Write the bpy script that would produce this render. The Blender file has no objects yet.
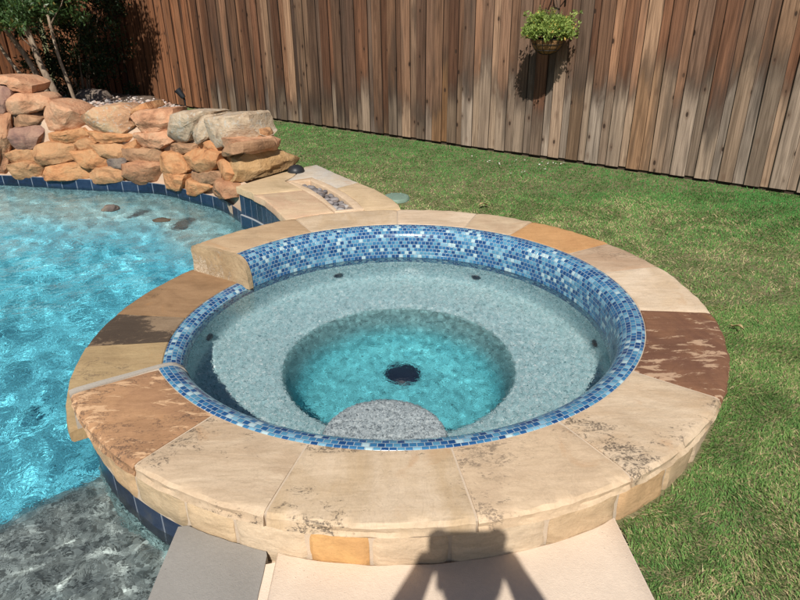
import bpy, bmesh, math, random
import numpy as np
from math import sin, cos, pi, radians as R_
from mathutils import Vector, Matrix, noise, geometry
random.seed(7); rng = np.random.default_rng(7)
sc = bpy.context.scene
COL = sc.collection
SPA = (-0.01, 2.617)
Z_RIM, Z_LOW, Z_WS, Z_WP, Z_LAWN = .15, 0.0, -.02, -.13, -.04

# ---------------------------------------------------------------- helpers
def mesh_obj(name, verts, faces, mat, parent=None, smooth=False, uvs=None, attrs=None, subs=0):
    """verts in world coordinates; parent's location is subtracted"""
    v = np.array(verts, dtype=float)
    if parent is not None: v = v - np.array(parent_loc(parent))
    me = bpy.data.meshes.new(name)
    me.from_pydata(v.tolist(), [], faces)
    if uvs is not None:
        l = me.uv_layers.new(name='UVMap')
        li = np.empty(len(me.loops), dtype=np.int64); me.loops.foreach_get('vertex_index', li)
        l.data.foreach_set('uv', np.asarray(uvs, dtype=np.float32)[li].ravel())
    if attrs:
        for k, a in attrs.items():
            ca = me.color_attributes.new(k, 'FLOAT_COLOR', 'POINT')
            ca.data.foreach_set('color', np.asarray(a, dtype=np.float32).ravel())
    me.materials.append(mat)
    if smooth: me.polygons.foreach_set('use_smooth', [True]*len(me.polygons))
    me.update()
    o = bpy.data.objects.new(name, me); COL.objects.link(o)
    if parent is not None: o.parent = parent
    return o
def parent_loc(p):
    l = Vector(p.location)
    while p.parent is not None:
        p = p.parent; l = l + Vector(p.location)
    return l
def tag(o, label=None, cat=None, group=None, kind=None):
    if label: o['label'] = label
    if cat: o['category'] = cat
    if group: o['group'] = group
    if kind: o['kind'] = kind
    return o
def thing(name, loc, label, cat, group=None, kind=None):
    o = bpy.data.objects.new(name, None); o.location = loc; o.empty_display_size = .05
    COL.objects.link(o)
    return tag(o, label, cat, group, kind)
def nz(x, y, z=0.0, s=1.0): return noise.noise(Vector((x*s, y*s, z*s)))
def auto_smooth(o, deg=35):
    me = o.data
    me.polygons.foreach_set('use_smooth', [True]*len(me.polygons))
    bm = bmesh.new(); bm.from_mesh(me); a = math.radians(deg)
    for e in bm.edges:
        e.smooth = not (len(e.link_faces) == 2 and e.calc_face_angle(0) > a)
    bm.to_mesh(me); bm.free(); return o

# node helper
class NT:
    def __init__(s, name, disp=False):
        s.m = bpy.data.materials.new(name); s.m.use_nodes = True
        s.t = s.m.node_tree; s.t.nodes.clear()
        s.out = s.n('ShaderNodeOutputMaterial')
    def n(s, typ, **k):
        nd = s.t.nodes.new(typ)
        for a, v in k.items(): setattr(nd, a, v)
        return nd
    def l(s, a, b): s.t.links.new(a, b)
    def setin(s, nd, key, v):
        i = nd.inputs[key]
        if isinstance(v, bpy.types.NodeSocket): s.l(v, i)
        elif v is not None:
            if hasattr(i.default_value, '__len__') and not hasattr(v, '__len__'): v = (v,)*len(i.default_value)
            if hasattr(v, '__len__') and len(i.default_value) == 4 and len(v) == 3: v = (*v, 1)
            i.default_value = v
    def math(s, op, a, b=None, c=None, clamp=False):
        nd = s.n('ShaderNodeMath', operation=op, use_clamp=clamp)
        s.setin(nd, 0, a)
        if b is not None: s.setin(nd, 1, b)
        if c is not None: s.setin(nd, 2, c)
        return nd.outputs[0]
    def vmath(s, op, a, b=None):
        nd = s.n('ShaderNodeVectorMath', operation=op); s.setin(nd, 0, a)
        if b is not None: s.setin(nd, 1, b)
        return nd.outputs[0]
    def noise(s, vec, scale, detail=4, rough=.55, dist=0, out='Fac'):
        nd = s.n('ShaderNodeTexNoise'); s.setin(nd, 'Vector', vec)
        nd.inputs['Scale'].default_value = scale; nd.inputs['Detail'].default_value = detail
        nd.inputs['Roughness'].default_value = rough; nd.inputs['Distortion'].default_value = dist
        return nd.outputs[out]
    def voro(s, vec, scale, feature='F1', out='Distance', rnd=1):
        nd = s.n('ShaderNodeTexVoronoi', feature=feature); s.setin(nd, 'Vector', vec)
        nd.inputs['Scale'].default_value = scale; nd.inputs['Randomness'].default_value = rnd
        return nd.outputs[out]
    def ramp(s, fac, stops, interp='LINEAR'):
        nd = s.n('ShaderNodeValToRGB'); s.l(fac, nd.inputs[0]); cr = nd.color_ramp; cr.interpolation = interp
        while len(cr.elements) > 1: cr.elements.remove(cr.elements[-1])
        for i, (p, c) in enumerate(stops):
            e = cr.elements[0] if i == 0 else cr.elements.new(p)
            e.position = p; e.color = (*c, 1) if hasattr(c, '__len__') else (c, c, c, 1)
        return nd.outputs[0]
    def mix(s, fac, a, b, mode='MIX'):
        nd = s.n('ShaderNodeMix', data_type='RGBA', blend_type=mode)
        s.setin(nd, 0, fac)
        for k, v in ((6, a), (7, b)):
            if isinstance(v, bpy.types.NodeSocket): s.l(v, nd.inputs[k])
            else: nd.inputs[k].default_value = (*v, 1) if len(v) == 3 else v
        return nd.outputs[2]
    def mapr(s, v, a, b, c=0, d=1, smooth=True):
        nd = s.n('ShaderNodeMapRange', interpolation_type='SMOOTHSTEP' if smooth else 'LINEAR')
        s.setin(nd, 0, v)
        for i, x in enumerate((a, b, c, d)): s.setin(nd, i+1, x)
        return nd.outputs[0]
    def obj(s): return s.n('ShaderNodeTexCoord').outputs['Object']
    def geo(s): return s.n('ShaderNodeNewGeometry').outputs['Position']
    def uv(s): return s.n('ShaderNodeTexCoord').outputs['UV']
    def attr(s, name, out='Color'): return s.n('ShaderNodeAttribute', attribute_name=name).outputs[out]
    def sep(s, v):
        nd = s.n('ShaderNodeSeparateXYZ'); s.l(v, nd.inputs[0]); return nd.outputs
    def comb(s, x, y, z=0.0):
        nd = s.n('ShaderNodeCombineXYZ')
        s.setin(nd, 0, x); s.setin(nd, 1, y); s.setin(nd, 2, z); return nd.outputs[0]
    def scale(s, v, xyz): return s.vmath('MULTIPLY', v, xyz)
    def bump(s, h, strength=.5, dist=.01, normal=None):
        nd = s.n('ShaderNodeBump'); s.l(h, nd.inputs['Height'])
        nd.inputs['Strength'].default_value = strength; nd.inputs['Distance'].default_value = dist
        if normal is not None: s.l(normal, nd.inputs['Normal'])
        return nd.outputs[0]
    def bsdf(s, color, rough=.7, normal=None, spec=.4, metal=0, trans=0, sub=0):
        nd = s.n('ShaderNodeBsdfPrincipled')
        s.setin(nd, 'Base Color', color); s.setin(nd, 'Roughness', rough); s.setin(nd, 'Metallic', metal)
        s.setin(nd, 'Specular IOR Level', spec)
        if normal is not None: s.l(normal, nd.inputs['Normal'])
        s.l(nd.outputs[0], s.out.inputs[0]); return s.m

# ---------------------------------------------------------------- materials
def stone_mat(name, c1, c2, dark=None, dark_amt=0.0, seed=0., streak=(1, 1, 1), scale=5., flake=None, bump=.35, rough=.72, darkscale=9.):
    t = NT(name); p = t.vmath('ADD', t.geo(), (seed*3.1, seed*1.7, seed*.9))
    ps = t.scale(p, streak)
    f = t.noise(ps, scale, 6, .6, .8)
    col = t.mix(t.mapr(f, .32, .68), c1, c2)
    g = t.noise(p, 140, 3, .7)
    col = t.mix(t.math('MULTIPLY', t.math('SUBTRACT', g, .5), .9), col, (1, .95, .85), 'ADD') if False else t.mix(.35, col, t.mix(g, (.55, .55, .55), (1.35, 1.35, 1.35)), 'MULTIPLY')
    veins = t.noise(ps, scale*2.3, 8, .65, 1.6)
    col = t.mix(t.mapr(veins, .47, .5, 0, .0) if False else t.math('MULTIPLY', t.mapr(t.math('ABSOLUTE', t.math('SUBTRACT', veins, .5)), 0, .03, 1, 0), .22), col, tuple(x*.55 for x in c1))
    lam = t.noise(t.scale(p, (1, 5, 5)), 7, 5, .6, 1.2)
    col = t.mix(.4, col, t.mix(t.mapr(lam, .3, .7), (.78, .74, .68), (1.16, 1.16, 1.16)), 'MULTIPLY')
    blot = t.mapr(t.noise(p, 3.1, 4, .6, .4), .52, .7)
    col = t.mix(t.math('MULTIPLY', blot, .35), col, tuple(x*.62 for x in c2))
    rust = t.mapr(t.noise(p, 5.3, 5, .6, .8), .60, .72)
    col = t.mix(t.math('MULTIPLY', rust, .28), col, (.42, .20, .07))
    hgt = t.math('ADD', t.math('MULTIPLY', f, .6), t.math('MULTIPLY', t.noise(p, 45, 6, .65), .25))
    if dark:
        m = t.noise(t.scale(p, (1, 1.7, 1)), darkscale*2.2, 10, .82, 1.0)
        big = t.noise(p, 2.6, 2, .5)
        mm = t.math('ADD', m, t.math('MULTIPLY', t.math('SUBTRACT', big, .5), .9))
        th = .70 - dark_amt*.5
        k = t.math('MULTIPLY', t.mapr(mm, th, th+.08), t.mapr(t.noise(p, 130, 3, .7), .38, .56) if dark_amt < .5 else 1.)
        col = t.mix(t.math('MULTIPLY', k, .8), col, dark)
        hgt = t.math('SUBTRACT', hgt, t.math('MULTIPLY', k, .1))
    if flake:
        fl = t.noise(t.scale(p, (.8, 2.4, 1)), 11, 9, .72, .5); k = t.mapr(t.math('ADD', fl, t.math('MULTIPLY', t.math('SUBTRACT', t.noise(p, 4, 2), .5), .5)), .535, .585)
        col = t.mix(k, col, flake); hgt = t.math('ADD', hgt, t.math('MULTIPLY', k, .15))
    return t.bsdf(col, rough, t.bump(hgt, bump, .02), .25)

def rough_rock_mat(name, c1, c2, c3, seed=0., lichen=0.):
    t = NT(name); p = t.vmath('ADD', t.geo(), (seed*2.3, seed*4.1, seed))
    f = t.noise(p, 7, 7, .62, .7)
    col = t.ramp(f, [(.28, c3), (.45, c1), (.62, c2), (.8, c1)])
    g = t.noise(p, 60, 5, .7)
    col = t.mix(.5, col, t.mix(g, (.5, .5, .5), (1.4, 1.4, 1.4)), 'MULTIPLY')
    lay = t.noise(t.scale(p, (2, 2, 9)), 1.5, 6, .65, 1.2)
    col = t.mix(t.mapr(lay, .55, .72, 0, .45), col, tuple(x*.55 for x in c3))
    if lichen > 0:
        k = t.mapr(t.noise(p, 26, 6, .7), .62-lichen*.2, .66-lichen*.2)
        col = t.mix(t.math('MULTIPLY', k, .7), col, (.46, .43, .37))
    h = t.math('ADD', t.math('MULTIPLY', f, 1.0), t.math('ADD', t.math('MULTIPLY', t.noise(p, 30, 8, .7), .6), t.math('MULTIPLY', lay, .3)))
    return t.bsdf(col, .85, t.bump(h, .7, .03), .15)

def mosaic_mat(name):
    t = NT(name); u, v, _ = t.sep(t.uv())
    row = t.math('FLOOR', v)
    # each row slips by its own amount, like hand-set sheets
    w = t.n('ShaderNodeTexWhiteNoise', noise_dimensions='1D'); t.l(row, w.inputs['W'])
    u2 = t.math('ADD', u, t.math('MULTIPLY', t.math('MODULO', t.math('ADD', row, 100.), 2.), .5))
    cell = t.math('FLOOR', u2)
    wn = t.n('ShaderNodeTexWhiteNoise', noise_dimensions='2D'); t.l(t.comb(cell, row), wn.inputs['Vector'])
    wv, wc = wn.outputs['Value'], wn.outputs['Color']
    col = t.ramp(wv, [(0, (.012, .060, .18)), (.14, (.020, .090, .235)), (.40, (.04, .16, .32)), (.62, (.085, .25, .385)), (.82, (.19, .38, .50)), (.945, (.40, .54, .58))], 'CONSTANT')
    sw = t.noise(t.comb(u2, t.math('MULTIPLY', v, 1.0)), 2.5, 3, .6)
    col = t.mix(.45, col, t.mix(sw, (.6, .6, .6), (1.35, 1.35, 1.35)), 'MULTIPLY')
    fu = t.math('FRACT', u2); fv = t.math('FRACT', v)
    du = t.math('MINIMUM', fu, t.math('SUBTRACT', 1., fu)); dv = t.math('MINIMUM', fv, t.math('SUBTRACT', 1., fv))
    wob = t.math('MULTIPLY', t.math('SUBTRACT', t.noise(t.comb(u, v), 3.3, 2), .5), .05)
    d = t.math('ADD', t.math('MINIMUM', du, dv), wob)
    g = t.mapr(d, .045, .075)
    grout = (.28, .36, .42)
    colf = t.mix(g, grout, col)
    ro = t.math('SUBTRACT', .75, t.math('MULTIPLY', g, .58))
    tilt = t.math('MULTIPLY', t.sep(wc)[0], fu)
    h = t.math('ADD', t.mapr(d, .03, .11), t.math('MULTIPLY', tilt, .35))
    return t.bsdf(colf, ro, t.bump(h, .5, .003), .5)

def pool_tile_mat(name):
    t = NT(name); u, v, _ = t.sep(t.uv())
    cell = t.math('FLOOR', u); row = t.math('FLOOR', v)
    wn = t.n('ShaderNodeTexWhiteNoise', noise_dimensions='2D'); t.l(t.comb(cell, row), wn.inputs['Vector'])
    n = t.noise(t.comb(t.math('MULTIPLY', u, 1.), v, wn.outputs['Value']), 3.5, 5, .65, .5)
    col = t.ramp(t.math('ADD', t.math('MULTIPLY', n, .7), t.math('MULTIPLY', wn.outputs['Value'], .3)),
                 [(.3, (.006, .010, .026)), (.5, (.010, .022, .058)), (.65, (.018, .034, .075)), (.8, (.05, .058, .075))])
    fu = t.math('FRACT', u); fv = t.math('FRACT', v)
    du = t.math('MINIMUM', fu, t.math('SUBTRACT', 1., fu)); dv = t.math('MINIMUM', fv, t.math('SUBTRACT', 1., fv))
    g = t.mapr(t.math('MINIMUM', du, dv), .018, .035)
    colf = t.mix(g, (.17, .20, .25), col)
    return t.bsdf(colf, t.math('SUBTRACT', .7, t.math('MULTIPLY', g, .35)), t.bump(t.math('ADD', g, t.math('MULTIPLY', n, .3)), .5, .004), .5)

def pebble_plaster(name, base, lo, hi, sc_=210, tint=(1, 1, 1)):
    t = NT(name); p = t.geo()
    v = t.n('ShaderNodeTexVoronoi', feature='F1'); t.l(p, v.inputs['Vector']); v.inputs['Scale'].default_value = sc_
    r = t.sep(v.outputs['Color'])[0]
    col = t.ramp(r, [(0, lo), (.3, tuple(x*.8 for x in base)), (.55, base), (.8, tuple(min(1, x*1.2) for x in base)), (.95, hi)], 'LINEAR')
    big = t.noise(p, 3.5, 3, .5)
    col = t.mix(.3, col, t.mix(big, (.75, .75, .75), (1.25, 1.25, 1.25)), 'MULTIPLY')
    col = t.mix(1., col, tint, 'MULTIPLY')
    return t.bsdf(col, .8, t.bump(v.outputs['Distance'], .4, .002), .2)

def concrete_mat(name, c, speck=.2, seed=0.):
    t = NT(name); p = t.vmath('ADD', t.geo(), (seed, seed, 0))
    a = t.noise(p, 3, 5, .6); b = t.noise(p, 90, 4, .7); c3 = t.noise(p, 260, 2, .6)
    col = t.mix(t.mapr(a, .3, .7), tuple(x*.93 for x in c), tuple(min(1, x*1.04) for x in c))
    col = t.mix(speck, col, t.mix(b, (.6, .6, .6), (1.35, 1.35, 1.35)), 'MULTIPLY')
    pit = t.mapr(t.voro(p, 55), .05, .13, 1, 0)
    pk = t.math('MULTIPLY', pit, t.mapr(t.noise(p, 9, 2), .5, .6))
    col = t.mix(t.math('MULTIPLY', pk, .5), col, tuple(x*.5 for x in c))
    h = t.math('SUBTRACT', t.math('ADD', t.math('MULTIPLY', b, .5), t.math('MULTIPLY', c3, .5)), t.math('MULTIPLY', pk, .8))
    return t.bsdf(col, .85, t.bump(h, .3, .006), .2)

def simple_mat(name, c, rough=.6, metal=0, spec=.4, var=.2, scale=30, bump=.2):
    t = NT(name); p = t.obj(); n = t.noise(p, scale, 5, .6)
    col = t.mix(var, c, t.mix(n, (0, 0, 0), tuple(min(1, x*2) for x in c)))
    return t.bsdf(col, rough, t.bump(n, bump, .004), spec, metal)

def leaf_mat(name, dark, light, trans=.35, rough=.5):
    t = NT(name); a = t.sep(t.attr('tone'))
    col = t.mix(a[0], dark, light)
    col = t.mix(t.mapr(a[1], .955, .97), col, (light[0]*1.6+.05, light[1]*.95, light[2]*.9))
    b = t.n('ShaderNodeBsdfPrincipled'); t.l(col, b.inputs['Base Color']); b.inputs['Roughness'].default_value = rough
    b.inputs['Specular IOR Level'].default_value = .3
    tr = t.n('ShaderNodeBsdfTranslucent'); t.l(t.mix(.5, col, (.25, .4, .05)), tr.inputs[0])
    m = t.n('ShaderNodeMixShader'); m.inputs[0].default_value = trans
    t.l(b.outputs[0], m.inputs[1]); t.l(tr.outputs[0], m.inputs[2]); t.l(m.outputs[0], t.out.inputs[0])
    return t.m

def wood_mat(name):
    """board fence: uv = (metres across the board, height), 'brd' = (rand, rand2, weather height), 'brd2' = (tone shift, painted edge shade and grime, brightness)"""
    t = NT(name); u, v, _ = t.sep(t.uv()); A = t.sep(t.attr('brd')); B = t.sep(t.attr('brd2'))
    off = t.math('MULTIPLY', A[0], 97.)
    P = t.comb(t.math('MULTIPLY', u, 46.), t.math('MULTIPLY', v, 1.6), off)
    g1 = t.noise(P, 1., 6, .6, .9)
    P2 = t.comb(t.math('MULTIPLY', u, 260.), t.math('MULTIPLY', v, 5.), off)
    g2 = t.noise(P2, 1., 4, .6, .3)
    fresh = t.ramp(A[1], [(0, (.115, .058, .036)), (.2, (.20, .095, .052)), (.38, (.115, .074, .053)), (.55, (.29, .155, .088)), (.72, (.15, .10, .072)), (.86, (.38, .235, .145)), (1, (.14, .068, .04))])
    fresh = t.mix(B[0], fresh, (.25, .105, .048))
    fresh = t.mix(.9, fresh, t.mix(t.mapr(g1, .3, .7), (.55, .52, .5), (1.45, 1.45, 1.45)), 'MULTIPLY')
    grey = t.ramp(t.math('FRACT', t.math('MULTIPLY', A[0], 7.31)), [(0, (.15, .105, .075)), (.22, (.33, .25, .185)), (.4, (.21, .125, .07)), (.58, (.38, .31, .25)), (.72, (.28, .15, .07)), (.86, (.18, .14, .115)), (1, (.30, .215, .145))])
    grey = t.mix(.9, grey, t.mix(t.mapr(g1, .3, .7), (.6, .58, .56), (1.4, 1.4, 1.4)), 'MULTIPLY')
    dark = (.055, .042, .034)
    nzv = t.noise(t.comb(t.math('MULTIPLY', u, 12.), t.math('MULTIPLY', v, 2.2), off), 1., 4, .6, .5)
    hh = t.math('ADD', v, t.math('MULTIPLY', t.math('SUBTRACT', nzv, .5), .5))
    w = t.mapr(t.math('SUBTRACT', A[2], hh), -.16, .10)
    col = t.mix(w, fresh, grey)
    # wet / mildew band between the bleached foot and the stained top
    band = t.mapr(t.math('ABSOLUTE', t.math('SUBTRACT', hh, t.math('ADD', A[2], .03))), .0, .22, 1, 0)
    col = t.mix(t.math('MULTIPLY', band, t.math('MULTIPLY', nzv, .95)), col, dark)
    # dark stains running down
    st = t.mapr(t.noise(t.comb(t.math('MULTIPLY', u, 9.), t.math('MULTIPLY', v, .9), off), 1., 3, .6), .50, .70)
    col = t.mix(t.math('MULTIPLY', st, .6), col, dark)
    bt = t.math('ADD', .62, t.math('MULTIPLY', t.math('FRACT', t.math('MULTIPLY', A[1], 13.7)), .6))
    col = t.mix(1., col, t.comb(bt, bt, bt), 'MULTIPLY')
    col = t.mix(.75, col, t.mix(g2, (.5, .5, .5), (1.45, 1.45, 1.45)), 'MULTIPLY')
    # knots
    kv = t.n('ShaderNodeTexVoronoi', feature='F1'); t.l(t.comb(t.math('ADD', t.math('MULTIPLY', u, 13.), off), t.math('MULTIPLY', v, 6.5), off), kv.inputs['Vector']); kv.inputs['Scale'].default_value = 1
    kd = kv.outputs['Distance']
    pick = t.mapr(t.sep(kv.outputs['Color'])[0], .5, .55)
    k = t.math('MULTIPLY', t.mapr(kd, .10, .17, 1, 0), pick)
    ring = t.math('MULTIPLY', t.mapr(kd, .17, .36, 1, 0), pick)
    col = t.mix(t.math('MULTIPLY', ring, .35), col, (.10, .05, .028))
    col = t.mix(t.math('MULTIPLY', k, .9), col, (.03, .018, .012))
    ed = t.math('SUBTRACT', 1., t.math('MULTIPLY', t.mapr(B[1], .05, .9), .72))  # seam shade and grime painted into the colour: board edges go darker
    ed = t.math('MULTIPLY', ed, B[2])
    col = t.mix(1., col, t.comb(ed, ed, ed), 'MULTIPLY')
    h = t.math('ADD', t.math('ADD', t.math('MULTIPLY', g2, .5), t.math('MULTIPLY', g1, .5)), t.math('MULTIPLY', k, -.6))
    return t.bsdf(col, .8, t.bump(h, .45, .006), .25)
ABS, DENS = (.30, .86, .95), 1.0
GR = 1.0
SUN_E, SKY_S, EXPO, CAUST = 5.0, .05, 0.14, True
STONES = [
 ('red', [(-3.517, 5.872, 0.465), (-3.417, 5.852, 0.467), (-3.427, 5.814, 0.29), (-3.517, 5.756, -0.054), (-3.605, 5.776, -0.047)]),
 ('purple', [(-3.476, 5.917, 0.702), (-3.375, 5.892, 0.687), (-3.365, 5.871, 0.602), (-3.438, 5.861, 0.487), (-3.515, 5.874, 0.475)]),
 ('pink', [(-3.464, 5.929, 0.767), (-3.282, 5.89, 0.761), (-3.169, 5.854, 0.706), (-3.203, 5.847, 0.645), (-3.334, 5.879, 0.667), (-3.374, 5.899, 0.719), (-3.472, 5.92, 0.722)]),
 ('pink', [(-3.399, 5.871, 0.57), (-3.266, 5.858, 0.634), (-3.087, 5.817, 0.617), (-3.032, 5.797, 0.577), (-3.09, 5.795, 0.515), (-3.242, 5.819, 0.481), (-3.365, 5.844, 0.483), (-3.421, 5.864, 0.518)]),
 ('brown', [(-3.396, 5.842, 0.44), (-3.245, 5.815, 0.46), (-3.115, 5.781, 0.433), (-3.158, 5.781, 0.39), (-3.384, 5.822, 0.364)]),
 ('purple', [(-3.413, 5.823, 0.342), (-3.124, 5.771, 0.377), (-3.107, 5.756, 0.33), (-3.188, 5.745, 0.202), (-3.327, 5.769, 0.183), (-3.395, 5.793, 0.227)]),
 ('tan', [(-3.474, 5.788, 0.13), (-3.341, 5.771, 0.176), (-3.207, 5.739, 0.16), (-3.231, 5.727, 0.085), (-3.459, 5.771, 0.066)]),
 ('tan', [(-3.477, 5.768, 0.038), (-3.283, 5.735, 0.073), (-3.153, 5.697, 0.024), (-3.228, 5.696, -0.053), (-3.432, 5.734, -0.072), (-3.494, 5.758, -0.021)]),
 ('pink', [(-3.089, 5.804, 0.556), (-2.912, 5.772, 0.579), (-2.754, 5.726, 0.522), (-2.713, 5.707, 0.473), (-2.729, 5.692, 0.391), (-2.8, 5.699, 0.359), (-3.044, 5.746, 0.342), (-3.092, 5.774, 0.423)]),
 ('orange', [(-3.097, 5.75, 0.309), (-2.729, 5.683, 0.354), (-2.668, 5.661, 0.311), (-2.766, 5.669, 0.257), (-3.01, 5.716, 0.239), (-3.103, 5.743, 0.274)]),
 ('tan', [(-3.188, 5.745, 0.202), (-3.059, 5.726, 0.238), (-2.819, 5.673, 0.224), (-2.832, 5.654, 0.131), (-2.935, 5.666, 0.085), (-3.184, 5.713, 0.065), (-3.21, 5.735, 0.139)]),
 ('orange', [(-3.179, 5.683, -0.062), (-3.09, 5.687, 0.037), (-2.89, 5.652, 0.066), (-2.698, 5.609, 0.052), (-2.723, 5.593, -0.044), (-3.106, 5.666, -0.07)]),
 ('big', [(-2.703, 5.702, 0.463), (-2.54, 5.685, 0.537), (-2.302, 5.633, 0.563), (-2.237, 5.603, 0.515), (-2.281, 5.6, 0.444), (-2.263, 5.583, 0.395), (-2.353, 5.597, 0.341), (-2.612, 5.656, 0.343), (-2.698, 5.69, 0.412)]),
 ('orange', [(-2.661, 5.664, 0.332), (-2.378, 5.602, 0.33), (-2.236, 5.558, 0.316), (-2.288, 5.565, 0.284), (-2.529, 5.619, 0.254), (-2.644, 5.649, 0.281)]),
 ('tan', [(-2.802, 5.676, 0.256), (-2.691, 5.66, 0.286), (-2.624, 5.638, 0.251), (-2.641, 5.632, 0.209), (-2.776, 5.655, 0.184)]),
 ('orange', [(-2.828, 5.661, 0.162), (-2.632, 5.626, 0.189), (-2.524, 5.586, 0.11), (-2.555, 5.579, 0.051), (-2.722, 5.614, 0.051), (-2.812, 5.643, 0.1)]),
 ('tan', [(-2.632, 5.635, 0.23), (-2.389, 5.585, 0.243), (-2.367, 5.573, 0.219), (-2.376, 5.559, 0.147), (-2.496, 5.587, 0.142), (-2.587, 5.612, 0.17)]),
 ('orange', [(-2.361, 5.574, 0.23), (-2.22, 5.548, 0.291), (-2.211, 5.53, 0.227), (-2.344, 5.565, 0.21)]),
 ('tan', [(-2.689, 5.602, 0.031), (-2.508, 5.568, 0.049), (-2.371, 5.532, 0.034), (-2.4, 5.521, -0.051), (-2.667, 5.574, -0.073), (-2.708, 5.594, -0.022)]),
 ('dark', [(-2.511, 5.584, 0.115), (-2.343, 5.544, 0.122), (-2.374, 5.54, 0.065), (-2.507, 5.569, 0.053)]),
 ('pink', [(-2.281, 5.6, 0.444), (-2.119, 5.57, 0.52), (-1.87, 5.458, 0.545), (-1.88, 5.424, 0.39), (-2.091, 5.524, 0.353), (-2.216, 5.568, 0.387)]),
 ('orange', [(-2.24, 5.607, 0.525), (-2.113, 5.581, 0.573), (-2.09, 5.564, 0.53), (-2.203, 5.59, 0.497)]),
 ('brown', [(-2.345, 5.564, 0.204), (-2.01, 5.467, 0.221), (-1.983, 5.436, 0.171), (-2.021, 5.447, 0.116), (-2.33, 5.542, 0.129)]),
 ('red', [(-2.361, 5.539, 0.076), (-2.211, 5.506, 0.119), (-2.023, 5.445, 0.106), (-2.025, 5.428, 0.035), (-2.088, 5.431, -0.056), (-2.232, 5.471, -0.061), (-2.357, 5.521, 0.004)]),
 ('pink', [(-2.21, 5.556, 0.341), (-1.888, 5.424, 0.37), (-1.841, 5.379, 0.317), (-1.98, 5.455, 0.251), (-2.149, 5.518, 0.25), (-2.216, 5.545, 0.287)]),
 ('grey', [(-1.869, 5.446, 0.501), (-1.65, 5.314, 0.555), (-1.492, 5.199, 0.568), (-1.441, 5.156, 0.558), (-1.523, 5.207, 0.511), (-1.631, 5.255, 0.38), (-1.671, 5.268, 0.329), (-1.78, 5.334, 0.302), (-1.892, 5.425, 0.363)]),
 ('grey', [(-1.636, 5.244, 0.326), (-1.603, 5.239, 0.396), (-1.495, 5.191, 0.533), (-1.421, 5.138, 0.551), (-1.448, 5.136, 0.469), (-1.472, 5.133, 0.388), (-1.564, 5.19, 0.334)]),
 ('grey', [(-1.422, 5.136, 0.542), (-1.323, 5.064, 0.566), (-1.204, 4.901, 0.586), (-1.112, 4.912, 0.61), (-1.051, 4.98, 0.577), (-1.04, 4.973, 0.52), (-1.055, 4.929, 0.451), (-1.12, 4.732, 0.433), (-1.374, 5.041, 0.339), (-1.464, 5.125, 0.383), (-1.506, 5.173, 0.435)]),
 ('brown', [(-1.92, 5.42, 0.271), (-1.781, 5.332, 0.295), (-1.612, 5.219, 0.303), (-1.633, 5.226, 0.267), (-1.732, 5.285, 0.238), (-1.925, 5.411, 0.222)]),
 ('orange', [(-1.591, 5.211, 0.333), (-1.458, 5.112, 0.354), (-1.366, 5.032, 0.327), (-1.377, 5.032, 0.297), (-1.586, 5.194, 0.283)]),
 ('brown', [(-1.349, 5.02, 0.329), (-1.121, 4.72, 0.426), (-1.125, 4.713, 0.355), (-1.219, 4.825, 0.318), (-1.334, 4.986, 0.276)]),
 ('pink', [(-1.12, 4.747, 0.421), (-0.992, 4.996, 0.408), (-0.932, 5.062, 0.376), (-0.944, 5.029, 0.33), (-1.113, 4.772, 0.344)]),
 ('tan', [(-1.039, 4.956, 0.465), (-0.99, 5.018, 0.465), (-0.971, 5.035, 0.442), (-0.986, 5.005, 0.413), (-1.04, 4.938, 0.42)]),
 ('orange', [(-1.977, 5.433, 0.174), (-1.898, 5.39, 0.215), (-1.779, 5.312, 0.221), (-1.718, 5.239, 0.1), (-1.841, 5.308, 0.048), (-1.98, 5.405, 0.062)]),
 ('orange', [(-1.773, 5.299, 0.188), (-1.66, 5.241, 0.257), (-1.48, 5.112, 0.29), (-1.344, 5.003, 0.286), (-1.393, 5.017, 0.194), (-1.475, 5.066, 0.141), (-1.654, 5.204, 0.13), (-1.759, 5.278, 0.142)]),
 ('brown', [(-1.684, 5.212, 0.085), (-1.423, 5.025, 0.137), (-1.391, 4.993, 0.117), (-1.411, 4.996, 0.067), (-1.518, 5.071, 0.034), (-1.643, 5.173, 0.051)]),
 ('orange', [(-2.033, 5.428, 0.011), (-1.972, 5.396, 0.046), (-1.731, 5.237, 0.058), (-1.753, 5.24, 0.013), (-1.816, 5.261, -0.066), (-1.984, 5.373, -0.073)]),
 ('orange', [(-1.773, 5.248, -0.004), (-1.698, 5.207, 0.029), (-1.501, 5.056, 0.031), (-1.485, 5.038, 0.007), (-1.655, 5.144, -0.086), (-1.761, 5.223, -0.071)]),
 ('red', [(-1.48, 5.034, 0.008), (-1.376, 4.974, 0.087), (-1.251, 4.797, 0.106), (-1.194, 4.705, 0.084), (-1.207, 4.705, 0.03), (-1.421, 4.97, -0.053), (-1.483, 5.025, -0.032)]),
 ('orange', [(-1.374, 5.01, 0.223), (-1.288, 4.904, 0.247), (-1.227, 4.788, 0.182), (-1.266, 4.825, 0.119), (-1.373, 4.981, 0.12)]),
 ('gold', [(-1.278, 4.9, 0.275), (-1.1, 4.829, 0.335), (-0.972, 4.989, 0.318), (-0.906, 5.058, 0.275), (-0.809, 5.16, 0.209), (-0.816, 5.143, 0.185), (-0.887, 5.036, 0.142), (-1.032, 4.847, 0.137), (-1.191, 4.716, 0.127), (-1.264, 4.839, 0.169)]),
]
# ---------------------------------------------------------------- geometry of the spa
def P3(r, a, z, c=SPA): return (c[0]+r*cos(a), c[1]+r*sin(a), z)

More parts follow.
